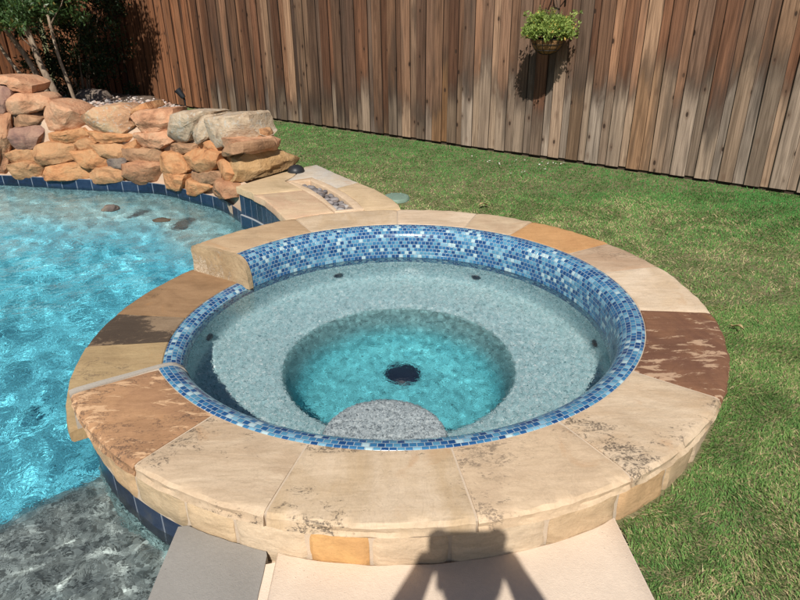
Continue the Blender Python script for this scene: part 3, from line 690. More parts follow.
def make_rock(poly, colr, seed, depth):
    P = [Vector(p) for p in poly]
    c = sum(P, Vector())/len(P)
    # local frame of the face: tangent along the wall, up, outward normal (towards the pool)
    best = min(range(len(RB)-1), key=lambda i: (Vector(RB[i]).lerp(Vector(RB[i+1]), .5)-Vector((c.x, c.y))).length)
    t = Vector((RB[best+1][0]-RB[best][0], RB[best+1][1]-RB[best][1], 0)).normalized()
    xs = max(P, key=lambda p: (p-c).length)
    # tangent from the stone's own points (least squares in plan)
    sx = sum((p.x-c.x)**2 for p in P); sxy = sum((p.x-c.x)*(p.y-c.y) for p in P); sy = sum((p.y-c.y)**2 for p in P)
    an = .5*math.atan2(2*sxy, sx-sy); t2 = Vector((cos(an), sin(an), 0))
    if t2.x < 0: t2 = -t2
    t = t2; n = Vector((t.y, -t.x, 0))
    if n.y > 0 and n.dot(-c) < 0: n = -n
    pts = [((p-c).dot(t), p.z-c.z) for p in P]
    gx = max(abs(a) for a, b in pts); gz = max(abs(b) for a, b in pts)
    pts = [(a*(1+.024/gx), b*(1+.018/gz)) for a, b in pts]
    # resample outline
    N = 26; per = []; L = 0
    for i in range(len(pts)):
        a, b = pts[i], pts[(i+1) % len(pts)]; L += math.hypot(b[0]-a[0], b[1]-a[1]); per.append(L)
    out = []
    for k in range(N):
        s = L*k/N; i = 0
        while per[i] < s: i += 1
        s0 = per[i-1] if i else 0; f = (s-s0)/max(1e-6, per[i]-s0); a, b = pts[i], pts[(i+1) % len(pts)]
        out.append((a[0]+(b[0]-a[0])*f, a[1]+(b[1]-a[1])*f))
    w = max(p[0] for p in out)-min(p[0] for p in out); h = max(p[1] for p in out)-min(p[1] for p in out); s = min(w, h)
    bul = min(.085, .42*s)
    rings = [(-depth, .78), (-depth*.6, .96), (-.02, 1.0), (bul*.45, 1.0), (bul*.85, .95), (bul, .80), (bul*1.05, .45)]
    V, F = [], []
    # tilt of the broken face
    tx, tz = rng.uniform(-.35, .35), rng.uniform(-.3, .5)
    for d, sc_ in rings:
        for x, z in out:
            q = c+t*(x*sc_)+Vector((0, 0, z*sc_))
            dd = d+(tx*x+tz*z)*(.5 if d > 0 else 0)
            V.append(q+n*dd)
    nr = len(rings)
    for i in range(nr-1):
        for k in range(N):
            A = i*N+k; B = i*N+(k+1) % N; F.append((A, B, B+N, A+N))
    V.append(c+n*(bul*1.15)); cidx = len(V)-1
    for k in range(N): F.append(((nr-1)*N+k, (nr-1)*N+(k+1) % N, cidx))
    F.append(tuple(range(N))[::-1])
    bm = bmesh.new(); vs = [bm.verts.new(v) for v in V]
    for f in F: bm.faces.new([vs[i] for i in f])
    bmesh.ops.triangulate(bm, faces=[f for f in bm.faces if len(f.verts) > 4])
    bmesh.ops.recalc_face_normals(bm, faces=bm.faces)
    bmesh.ops.subdivide_edges(bm, edges=[e for e in bm.edges if e.calc_length() > .02], cuts=1, use_grid_fill=True)
    bm.normal_update()
    # chisel the face into broken planes
    pr_ = random.Random(int(seed*1000)+5)
    for _ in range(9):
        q = n*pr_.uniform(.7, 1)+t*pr_.uniform(-.75, .75)+Vector((0, 0, pr_.uniform(-.6, .75))); q.normalize()
        sup = max((v.co-c).dot(q) for v in bm.verts); dcut = sup*pr_.uniform(.72, .92)
        for v in bm.verts:
            e = (v.co-c).dot(q)-dcut
            if e > 0: v.co -= q*e*.93
    bm.normal_update()
    amp = .035*s+.003
    off = Vector((seed*7.7, seed*3.1, 0))
    for v in bm.verts:
        p = v.co; q = p*(1.1/max(.12, s))+off
        cell = noise.voronoi(q*1.3)[0]; fac = (cell[1]-cell[0])
        d = amp*(noise.noise(q)*.8+noise.noise(q*2.7)*.35)+amp*1.1*(min(.5, fac)-.25)
        d += .004*noise.noise(p*22+off)+.0025*noise.noise(p*60+off)
        v.co = p+v.normal*d
    V = [tuple(v.co) for v in bm.verts]; F = [tuple(v.index for v in f.verts) for f in bm.faces]; bm.free()
    return V, F
NAMES = {'grey': 'large pale grey lichened boulder on top of the wall', 'big': 'broad flat-faced pinkish boulder on top of the wall', 'gold': 'big golden-tan end boulder', 'purple': 'purplish stone', 'dark': 'small dark stone low in the wall'}
for i, (c_, poly) in enumerate(STONES):
    top = max(p[2] for p in poly) > .42
    V, F = make_rock(poly, c_, i*1.37, .26 if top or c_ == 'gold' else .14)
    o = mesh_obj('boulder' if top or c_ == 'gold' else 'wall_stone', V, F, RM[c_], rocks)
    auto_smooth(o, 22)
    if c_ in NAMES and c_ != 'purple': o['label'] = NAMES[c_]
# mortar core, stepped so the joints read cream between the stones
def sweep_wall(name, line, prof, mat, parent, amp=.02):
    V, F, m = [], [], len(prof)
    for i, (x, y, k) in enumerate(line):
        a = Vector(line[max(0, i-1)][:2]); b = Vector(line[min(len(line)-1, i+1)][:2]); d = (b-a).normalized(); n = Vector((-d.y, d.x))
        for r, z in prof:
            z2 = z if z < 0 else z*k
            p = Vector((x, y))+n*r; j = amp*noise.noise(Vector((p.x*7, p.y*7, z2*9)))
            V.append((p.x+n.x*j, p.y+n.y*j, z2+j*.5))
    for i in range(len(line)-1):
        for k in range(m-1):
            A = i*m+k; F.append((A, A+m, A+m+1, A+1))
    F.append(tuple(range(m))); F.append(tuple((len(line)-1)*m+k for k in range(m))[::-1])
    return auto_smooth(mesh_obj(name, V, F, mat, parent), 50)
ln = catmull(RB, 8)
def hgt(x): return np.interp(x, [-4.7, -3.7, -3.4, -3.0, -2.2, -1.9, -1.15], [.72, .66, .52, .40, .38, .36, .30])/.36
line = [(x, y, float(hgt(x))) for x, y in ln if x < -1.27]
prof = [(-.012, -.25), (-.012, -.058), (.0, -.05), (.012, .0), (.03, .09), (.05, .18), (.065, .27), (.075, .33), (.11, .355), (.30, .36), (.32, .30), (.33, -.3)]
prof = [(r+.035 if z > -.052 else r+.012, z) for r, z in prof]
M['mortar_wall'] = concrete_mat('boulder_mortar', (.50, .37, .27), .5, 8)
sweep_wall('mortar_core', line, prof, M['mortar_wall'], rocks, .014)
# arm of mortar behind the end boulders, standing on the lawn side
e_ln = [(-1.16, 4.63, 1.), (-1.05, 4.86, .95), (-.96, 5.02, .75), (-.88, 5.13, .6)]
prof2 = [(-.0, -.1), (.0, .0), (.0, .14), (.0, .27), (.02, .33), (.16, .34), (.2, .2), (.2, -.1)]
slab('mortar_core', [(-1.38, 5.0), (-1.27, 4.86), (-1.16, 4.90), (-1.06, 5.05), (-.98, 5.17), (-1.1, 5.30), (-1.4, 5.25)], -.1, .22, M['mortar_wall'], rocks, .02)
rb_s = [(x+.004, y-.016) for x, y in ln]
sweep_wall('mortar_core', [(x, y, 1.) for x, y in ln if x >= -1.30], [(.012, -.25), (.012, -.058), (.03, .0), (.03, .09), (.10, .12), (.10, -.25)], M['mortar_wall'], rocks, .004)
wall_strip('waterline_tile', rb_s, -.21, -.052, M['pooltile'], rocks, (.15, .158), False)

# planting bed behind the boulders
FA = Vector((-5.8, 11.55)); FU = Vector((.796, -.605)).normalized(); FN = Vector((-.605, -.796)).normalized()   # FN: towards the camera
bed_poly = [(-8, 6.6), (-4.7, 6.15), (-3.7, 6.05), (-2.85, 5.9), (-2.1, 5.72), (-1.95, 6.2), (-2.2, 7.2), (-2.9, 8.4), (-3.6, 9.75), (-5.8, 11.40), (-8.0, 8.6)]
def bed_z(x, y):
    d = max(0, (y-(5.95-.2*(x+2.8))))
    return .355-.075*min(d, 4)+.02*nz(x*2, y*2)-(.25*max(0, 1-abs(-1.9-x)/.5) if x > -2.4 else 0)
def grid_poly(name, poly, step, zf, mat, kind, parent=None):
    P = np.array(poly); x0, y0 = P.min(0); x1, y1 = P.max(0)
    xs = np.arange(x0, x1+step, step); ys = np.arange(y0, y1+step, step)
    ins = lambda x, y: in_poly(np.array([x]), np.array([y]), poly)[0]
    V, F, idx = [], [], {}
    for i, x in enumerate(xs[:-1]):
        for j, y in enumerate(ys[:-1]):
            if ins(x+step/2, y+step/2):
                f = []
                for a, b in ((i, j), (i+1, j), (i+1, j+1), (i, j+1)):
                    if (a, b) not in idx:
                        idx[(a, b)] = len(V); V.append((xs[a], ys[b], zf(xs[a], ys[b])))
                    f.append(idx[(a, b)])
                F.append(tuple(f))
    o = mesh_obj(name, V, F, mat, parent, smooth=True); tag(o, kind=kind); return o
def in_poly(x, y, poly):
    r = np.zeros(len(x), bool); n = len(poly); j = n-1
    for i in range(n):
        xi, yi = poly[i]; xj, yj = poly[j]
        c = ((yi > y) != (yj > y)) & (x < (xj-xi)*(y-yi)/(yj-yi+1e-12)+xi); r ^= c; j = i
    return r
tb = NT('bed_soil'); p_ = tb.geo(); M['soil'] = tb.bsdf(tb.mix(tb.noise(p_, 30, 6, .7), (.10, .07, .05), (.26, .20, .16)), .95, tb.bump(tb.noise(p_, 60, 5), .8, .02), .1)
bedo = grid_poly('planting_bed', bed_poly, .12, bed_z, M['soil'], 'structure')
tag(bedo, 'gravel-strewn planting bed between the boulder wall and the fence')
# gravel: one mass
gm = NT('gravel_mat'); a_ = gm.attr('tone'); M['gravel'] = gm.bsdf(gm.mix(.5, a_, gm.mix(gm.noise(gm.geo(), 90, 3), (.6, .6, .6), (1.4, 1.4, 1.4)), 'MULTIPLY'), .85, gm.bump(gm.noise(gm.geo(), 120, 4), .4, .004), .2)
V1 = np.array([v[:] for v in ico(1)[0]]); F1 = np.array(ico(1)[1])
def stones_mass(name, pts, sizes, cols, mat, parent=None):
    n = len(pts); k = len(V1)
    R = rng.normal(size=(n, 3, 3)); Q, _ = np.linalg.qr(R)
    S = sizes[:, None]*rng.uniform(.6, 1.15, (n, 3))
    jit = 1+rng.uniform(-.16, .16, (n, k, 1))
    W = (V1[None]*jit)*S[:, None, :]
    W = np.einsum('nij,nkj->nki', Q, W); W[:, :, 2] *= .75
    W += pts[:, None, :]
    F = (F1[None]+(np.arange(n)*k)[:, None, None]).reshape(-1, 3)
    C = np.repeat(np.c_[cols, np.ones(n)], k, axis=0)
    return mesh_obj(name, W.reshape(-1, 3), F.tolist(), mat, parent, attrs={'tone': C})
n = 9000
x = rng.uniform(-5.6, -1.9, n); y = 5.75-.22*(x+2.8)+rng.exponential(.75, n); ok = in_poly(x, y, bed_poly) & (y < 9.6); x, y = x[ok], y[ok]
z = np.array([bed_z(a, b) for a, b in zip(x, y)])
pal = np.array([(.50, .42, .37), (.38, .31, .28), (.30, .27, .26), (.58, .50, .45), (.42, .28, .22), (.20, .18, .18)])
g = stones_mass('bed_gravel', np.c_[x, y, z+.004], rng.gamma(6, .0032, len(x))+.006, pal[rng.integers(0, 6, len(x))], M['gravel'])
tag(g, 'pale pink and grey gravel covering the planting bed', 'gravel', kind='stuff')

# ---------------------------------------------------------------- pool basin and water
# outline (clockwise seen from above): deck edge, spa wall, trough, boulders, far side, left side
pool = [(-.645, -2.4), (-.645, 1.44)]+arc+tbs+rb_s[::-1]+[(-6.2, 6.0), (-9.0, 5.4), (-9.6, 3), (-9.4, -1), (-8, -2.4)]
SH = Vector((-.25, .55))
def floor_z(x, y):
    d = math.hypot(x-SH.x, y-SH.y)
    s1 = 1
    z = -.45-(1.30-.45)*s1
    yb = 5.75-.11*(x+3.6) if x < -2 else 5.45-1.0*(x+2)
    e = (yb-y)
    s2 = min(1, max(0, (e-.30)/.7)); s2 = s2*s2*(3-2*s2)
    z2 = -.62-(1.30-.62)*s2
    return max(z, z2)+.01*nz(x*1.3, y*1.3)
def grid(name, x0, x1, y0, y1, step, zf, mat, keep=None):
    xs = np.arange(x0, x1, step); ys = np.arange(y0, y1, step); X, Y = np.meshgrid(xs, ys, indexing='ij')
    Z = zf(X, Y); nx, ny = X.shape
    V = np.c_[X.ravel(), Y.ravel(), Z.ravel()]
    I = np.arange(nx*ny).reshape(nx, ny)
    F = np.stack([I[:-1, :-1], I[1:, :-1], I[1:, 1:], I[:-1, 1:]], -1).reshape(-1, 4)
    if keep is not None:
        c = V[F].mean(1); F = F[keep(c[:, 0], c[:, 1])]
        used = np.unique(F); mp = -np.ones(len(V), int); mp[used] = np.arange(len(used)); V = V[used]; F = mp[F]
    return mesh_obj(name, V, F.tolist(), mat, smooth=True)
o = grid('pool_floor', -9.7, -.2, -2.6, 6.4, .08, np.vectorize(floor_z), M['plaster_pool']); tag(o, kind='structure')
V, F = [], []; na = 60; rp = [(.0, -.34), (.8, -.342), (1.25, -.345), (1.50, -.36), (1.64, -.40), (1.76, -.50), (1.88, -.70), (2.05, -1.32)]
for i in range(na+1):
    a = R_(60+190*i/na)
    for r_, z in rp: q_ = r_*(1+.03*nz(a*3, 1)+.01*nz(a*9, 4)); V.append((SH.x+q_*cos(a), SH.y+q_*sin(a), z+.01*nz(q_*4*cos(a), q_*4*sin(a))))
for i in range(na):
    for k in range(7):
        A = i*8+k; F.append((A, A+1, A+9, A+8))
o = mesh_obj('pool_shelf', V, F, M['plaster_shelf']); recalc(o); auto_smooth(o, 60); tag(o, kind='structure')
o = wall_strip('pool_wall', pool+[pool[0]], -1.5, -.205, M['plaster_pool'], None, (1, 1), True); tag(o, kind='structure')
o = wall_strip('pool_waterline_tile', [(-6.2, 6.0), (-9.0, 5.4), (-9.6, 3), (-9.4, -1), (-8, -2.4), (-.645, -2.4), (-.645, 1.44)], -.2, -.05, M['pooltile'], None, (.15, .15), True); tag(o, kind='structure')

def waves(X, Y, comps):
    Z = np.zeros_like(X)
    for lam, amp, n, seed in comps:
        r = np.random.default_rng(seed)
        for _ in range(n):
            th = r.uniform(0, 2*pi); l = lam*r.uniform(.7, 1.4); k = 2*pi/l; ph = r.uniform(0, 2*pi)
            wx = .25*l*np.sin(Y*k*.31+ph*3)+.2*l*np.sin(X*k*.23+ph); 
            Z += amp/math.sqrt(n)*np.sin(k*(X*cos(th)+Y*sin(th))+ph+wx*k*.5)
    return Z
def water_mat(name, tint, bscale, bstr, bdist=.01):
    t = NT(name)
    gl = t.n('ShaderNodeBsdfGlass'); gl.inputs['IOR'].default_value = 1.333; gl.inputs['Roughness'].default_value = 0.0; gl.inputs['Color'].default_value = (*tint, 1)
    p = t.geo(); h = t.noise(p, bscale, 3, .6, .6)
    if bstr > 0: t.l(t.bump(h, bstr, bdist), gl.inputs['Normal'])
    t.l(gl.outputs[0], t.out.inputs[0])
    return t.m
M['water_pool'] = water_mat('pool_water_mat', (.96, 1, 1), 19, .38, .010)
M['water_spa'] = water_mat('spa_water_mat', (.96, 1, 1), 45, .22, .005)
def pool_w(X, Y):
    m = np.clip(1.9-np.hypot(X-SH.x, Y-SH.y)/1.15, 0, 1)+.35*np.clip((Y-3.9)/1.5, 0, 1)
    return Z_WP+waves(X, Y, [(.9, .0045, 5, 1), (.45, .0022, 9, 2)])+(1+.8*m)*waves(X, Y, [(.2, .0009, 10, 3)])+(.16+2.5*m*m)*waves(X, Y, [(.11, .0010, 7, 4)])+(.2+.5*m)*waves(X, Y, [(.06, .00018, 14, 5)])
pw = grid('pool_water', -9.7, -.2, -2.6, 6.4, .016, pool_w, M['water_pool'],
          keep=lambda x, y: (np.hypot(x-SPA[0], y-SPA[1]) > 1.26) & in_poly(x, y, [(-9.7, -2.6), (-.60, -2.6), (-.60, 1.5), (-.35, 2.0), (-.3, 3.9), (-1.1, 4.7), (-2.0, 5.55), (-9.7, 6.5)]))
tag(pw, kind='structure')
def spa_keep(x, y): return (x-SPA[0])**2+(y-SPA[1])**2 < .952**2
def spa_w(X, Y):
    d = np.hypot(X-SPA[0]-.1, Y-SPA[1]); a = .22+1.0*np.exp(-(d/.46)**2)
    return Z_WS+a*waves(X, Y, [(.30, .0006, 5, 11), (.12, .00018, 8, 12), (.05, .00008, 12, 13), (.025, .000015, 12, 14)])
sw = grid('spa_water', SPA[0]-.97, SPA[0]+.97, SPA[1]-.97, SPA[1]+.97, .0085, spa_w, M['water_spa'], keep=spa_keep)
tag(sw, kind='structure')
# two dark stones poking out of the pool
for (x, y, s, sd, lb) in ((-2.27, 4.90, (.062, .042, .035), 5, 'rounded dark stone poking out of the pool water near the boulder wall'), (-1.80, 4.68, (.07, .05, .026), 9, 'dark stone just under the pool surface, closer to the trough')):
    me = pebble_mesh('pool_rock', RM['dark'], s, sd, .35)
    o = bpy.data.objects.new('pool_rock', me); o.location = (x, y, Z_WP+(.012 if sd == 5 else -.03)); COL.objects.link(o); tag(o, lb, 'stone')

# ---------------------------------------------------------------- deck slabs
def poly_sheet(name, poly, z, mat, kind='structure', holes=()):
    t = geometry.tessellate_polygon([[Vector((*p, 0)) for p in poly]])
    o = mesh_obj(name, [(x, y, z) for x, y in poly], [tuple(f) for f in t], mat)
    for p in o.data.polygons:
        pass
    bm = bmesh.new(); bm.from_mesh(o.data)
    for f in bm.faces:
        f.normal_update()
        if f.normal.z < 0: f.normal_flip()
    bm.to_mesh(o.data); bm.free(); return tag(o, kind=kind)
spa_front = [P3(1.335, R_(a), 0)[:2] for a in np.linspace(-105.0, -61.3, 24)]
spa_front2 = [P3(1.335, R_(a), 0)[:2] for a in np.linspace(-117.8, -106.2, 8)]
ZD = -.015
M['deck'] = concrete_mat('beige_concrete', (.74, .61, .49), .30)
M['grey_slab'] = concrete_mat('grey_flagstone', (.30, .285, .265), .35, 12)
dk = slab('deck', [(-.359, -4.0), (.90, -4.0), (.662, .9)]+spa_front[::-1], ZD-.12, ZD, M['deck'], None, .003, .3); tag(dk, kind='structure')
gs = slab('grey_deck_slab', [(-.668, .25), (-.377, .25), (-.377, 1.318)]+spa_front2[::-1]+[(-.662, 1.43)], ZD-.045, ZD+.001, M['grey_slab'], None, .0015, .06); tag(gs, kind='structure')
gt = slab('deck_grout', [(-.386, -4.0), (-.350, -4.0), (-.350, 1.297), (-.386, 1.290)], ZD-.05, ZD-.0035, M['deck'], None, .002, .3); tag(gt, kind='structure')
gs2 = slab('pool_edge_slab', [(-.668, -4.0), (-.374, -4.0), (-.374, .243), (-.668, .243)], ZD-.045, ZD+.002, M['grey_slab'], None, .006, .3); tag(gs2, kind='structure')
V, F = [], []
add_box(V, F, (-.50, -.95, -.75), (.28, 5.0, 1.38)); o = mesh_obj('deck_footing', V, F, M['mortar_light']); tag(o, kind='structure')

# ---------------------------------------------------------------- lawn
lawn_in = [(.90, -4.0), (.668, .9), (.646, 1.44)]+[P3(1.30, R_(a), 0)[:2] for a in np.linspace(-61, 86, 40)]+[(-.07, 4.17), (-.18, 4.40), (-.46, 4.81), (-.72, 5.1), (-.95, 5.22), (-1.3, 5.2), (-1.7, 5.5), (-2.1, 5.75), (-1.95, 6.2), (-2.2, 7.2), (-2.9, 8.4), (-3.6, 9.75), (-5.8, 11.4), (-8, 8.6), (-8, 6.6), (-60, 7.5)]
lawn_poly = lawn_in+[(-60, 60), (60, 60), (60, -4)]
lm = NT('lawn_soil'); p_ = lm.geo()
M['lawn'] = lm.bsdf(lm.mix(lm.mapr(lm.noise(p_, 14, 6, .7), .3, .7), (.10, .14, .05), (.24, .21, .12)), .95, lm.bump(lm.noise(p_, 90, 5), .8, .02), .1)
lawn = poly_sheet('lawn', lawn_poly, Z_LAWN, M['lawn'])
far = poly_sheet('ground', [(-60, -60), (60, -60), (60, -4.0), (-60, -4.0)], Z_LAWN-.004, M['deck'])
fl = poly_sheet('patio', [(-60, -3.99), (-9.3, -3.99), (-8, -2.5), (-9.5, -1), (-9.7, 3), (-9.1, 5.5), (-6.2, 6.06), (-4.6, 6.1), (-8, 6.6), (-60, 7.49)], Z_LAWN-.002, M['deck'])
fl2 = poly_sheet('patio_strip', [(-9.3, -3.99), (-.668, -3.99), (-.668, -2.41), (-8, -2.41)], Z_LAWN, M['deck'])
# grass blades
def blades(n, xf, yf, hgt_, wid, seed):
    r = np.random.default_rng(seed)
    x, y = xf(r, n), yf(r, n)
    ok = in_poly(x, y, lawn_vis) & (np.hypot(x-SPA[0], y-SPA[1]) > 1.342)
    x, y = x[ok], y[ok]; n = len(x)
    dist = np.hypot(x, y)
    def fld(s, sd):
        rr = np.random.default_rng(sd); z = np.zeros(n)
        for _ in range(10):
            th = rr.uniform(0, 6.28); k = s*rr.uniform(.5, 1.8); z += np.sin(k*(x*np.cos(th)+y*np.sin(th))+rr.uniform(0, 6.28)+1.5*np.sin(k*.6*(y*np.cos(th)-x*np.sin(th))))
        return z/3.2
    patch = .5*fld(3.0, 5)+.45*fld(9, 6)+.5*fld(28, 16)
    tang = fld(45, 8); lean_dir = 2.5*fld(7, 9)+r.uniform(-1.9, 1.9, n)
    # drier belt a metre or two out from the spa, greener by the fence
    fd = (x*.605+y*.796)-(7.14*.796)      # 0 at the fence, negative towards the camera
    dry = .29+.15*patch-.30*np.clip(1+(fd+.2)/1.7, 0, 1)+.12*np.exp(-((np.hypot(x-SPA[0], y-SPA[1])-2.3)/.7)**2)-.10*np.exp(-((np.hypot(x-SPA[0], y-SPA[1])-1.4)/.25)**2)
    isdry = r.uniform(0, 1, n) < np.clip(dry, .015, .72)
    h = hgt_*r.uniform(.5, 1.25, n)*(1+.15*patch); w = wid*r.uniform(.7, 1.3, n)
    h = np.where(isdry, h*1.0, h)
    lean = np.where(isdry, r.uniform(.5, 1.9, n), r.uniform(.15, 1.1, n))*h
    dx, dy = np.cos(lean_dir), np.sin(lean_dir)
    px, py = -dy*w/2, dx*w/2
    rot = r.uniform(0, pi, n); px, py = np.cos(rot)*w/2, np.sin(rot)*w/2
    z0 = Z_LAWN+np.zeros(n)-.002
    b0 = np.c_[x-px, y-py, z0]; b1 = np.c_[x+px, y+py, z0]
    zz = h*np.where(isdry, .5, .75)
    m0 = np.c_[x+dx*lean*.45-px*.8, y+dy*lean*.45-py*.8, z0+zz*.7]; m1 = np.c_[x+dx*lean*.45+px*.8, y+dy*lean*.45+py*.8, z0+zz*.7]
    t_ = np.c_[x+dx*lean, y+dy*lean, z0+zz]
    V = np.stack([b0, b1, m1, m0, t_], 1).reshape(-1, 3)
    tone = np.clip(.45+.22*patch+r.normal(0, .18, n)-.25*np.clip(1+(fd+.2)/1.6, 0, 1), 0, 1)
    C = np.stack([tone, isdry*1., np.clip(1+(fd+.3)/2.2, 0, 1), np.ones(n)], 1)
    return V, np.repeat(C, 5, axis=0), n
lawn_vis = [(.80, -.3), (.668, .9), (.646, 1.44)]+[P3(1.345, R_(a), 0)[:2] for a in np.linspace(-61, 86, 60)]+[(-.03, 4.17), (-.14, 4.42), (-.43, 4.84), (-.68, 5.17), (-.95, 5.3), (-1.3, 5.35), (-1.7, 5.6), (-2.0, 5.9), (-1.95, 6.2), (-2.2, 7.2), (-2.9, 8.4), (-3.5, 9.70), (3.2, 4.66), (5.6, 2.84), (3.5, -.3)]
sets = [blades(int(230000*GR), lambda r, n: r.uniform(.5, 2.4, n), lambda r, n: r.uniform(-.2, 2.9, n), .020, .0030, 1),
        blades(int(170000*GR), lambda r, n: r.uniform(.4, 4.6, n), lambda r, n: r.uniform(1.2, 4.9, n), .020, .0036, 2),
        blades(int(210000*GR), lambda r, n: r.uniform(-3.5, 3.4, n), lambda r, n: r.uniform(3.6, 9.4, n), .022, .0050, 3)]
V = np.concatenate([s[0] for s in sets]); C = np.concatenate([s[1] for s in sets]); n = len(V)//5
me = bpy.data.meshes.new('grass'); me.vertices.add(n*5); me.vertices.foreach_set('co', V.astype(np.float32).ravel())
b = np.arange(n)*5
li = np.concatenate([np.stack([b, b+1, b+2, b+3], 1), np.stack([b+3, b+2, b+4, b+4], 1)[:, :3].repeat(1, 0) if False else np.stack([b, b+1, b+2, b+3], 1)*0], 1)[:, :4]
loops = np.concatenate([np.stack([b, b+1, b+2, b+3], 1), np.stack([b+3, b+2, b+4], 1)], 1).ravel()
starts = (np.arange(n)[:, None]*7+np.array([0, 4])).ravel(); tot = np.tile([4, 3], n)
me.loops.add(len(loops)); me.loops.foreach_set('vertex_index', loops.astype(np.int32))
me.polygons.add(len(starts)); me.polygons.foreach_set('loop_start', starts.astype(np.int32)); me.polygons.foreach_set('loop_total', tot.astype(np.int32))
ca = me.color_attributes.new('tone', 'FLOAT_COLOR', 'POINT'); ca.data.foreach_set('color', C.astype(np.float32).ravel())
gmn = NT('grass_mat'); A = gmn.sep(gmn.attr('tone'))
green = gmn.mix(A[0], (.095, .225, .060), (.26, .39, .115)); green = gmn.mix(A[2], green, gmn.mix(A[0], (.060, .215, .050), (.14, .35, .085)))
straw = gmn.mix(A[0], (.42, .34, .17), (.66, .56, .33))
colg = gmn.mix(A[1], green, straw)
bb = gmn.n('ShaderNodeBsdfPrincipled'); gmn.l(colg, bb.inputs['Base Color']); bb.inputs['Roughness'].default_value = .65; bb.inputs['Specular IOR Level'].default_value = .15
tr = gmn.n('ShaderNodeBsdfTranslucent'); gmn.l(colg, tr.inputs[0]); mx = gmn.n('ShaderNodeMixShader'); mx.inputs[0].default_value = .25
gmn.l(bb.outputs[0], mx.inputs[1]); gmn.l(tr.outputs[0], mx.inputs[2]); gmn.l(mx.outputs[0], gmn.out.inputs[0])
me.materials.append(gmn.m); me.update(); me.validate()
go = bpy.data.objects.new('grass', me); COL.objects.link(go); tag(go, 'short bermuda grass of the lawn, green by the fence and strawy by the spa', 'grass', kind='stuff')
# fallen white petals by the fence
V, F = [], []; r = np.random.default_rng(4); pts = []
for (cx0, cy0, k) in ((.83, 5.87, 4), (.93, 5.79, 3), (1.02, 5.74, 3), (1.10, 5.93, 5), (1.33, 5.81, 9), (1.5, 5.75, 2), (1.05, 5.45, 3), (.7, 6.1, 2), (1.25, 5.6, 2)):
    for _ in range(k):
        x, y = cx0+r.normal(0, .035), cy0+r.normal(0, .03); z = Z_LAWN+.026+r.uniform(0, .006); a = r.uniform(0, 6.28); s = r.uniform(.008, .016); b = len(V)
        for q in range(5):
            V.append((x+s*cos(a+q*1.257), y+s*.7*sin(a+q*1.257), z+.004*cos(q*2+a)))
        F.append(tuple(b+q for q in range(5)))
pt = mesh_obj('petals', V, F, simple_mat('white_petal', (.75, .72, .66), .6)); tag(pt, 'scattered white fallen petals on the grass by the fence', 'petals', kind='stuff')
# dry leaves
lfm = simple_mat('dry_leaf', (.42, .31, .16), .7)
for i, (x, y, a, s, lb) in enumerate(((.62, 4.55, .7, .05, 'curled dry leaf on the lawn behind the spa rim'), (1.55, 2.62, 2.0, .035, 'small dry leaf on the lawn beside the chocolate coping stone'))):
    V, F = [], []
    for q in range(9):
        t_ = q/8; w_ = .3*s*math.sin(pi*t_)**.8; u_ = (t_-.5)*2*s
        for e in (-1, 0, 1):
            V.append((x+u_*cos(a)-e*w_*sin(a), y+u_*sin(a)+e*w_*cos(a), Z_LAWN+.03+abs(e)*.008+.01*math.sin(t_*5)))
    for q in range(8):
        for e in range(2): F.append((q*3+e, q*3+e+1, q*3+e+4, q*3+e+3))
    o = mesh_obj('dry_leaf', V, F, lfm, smooth=True); tag(o, lb, 'leaf')
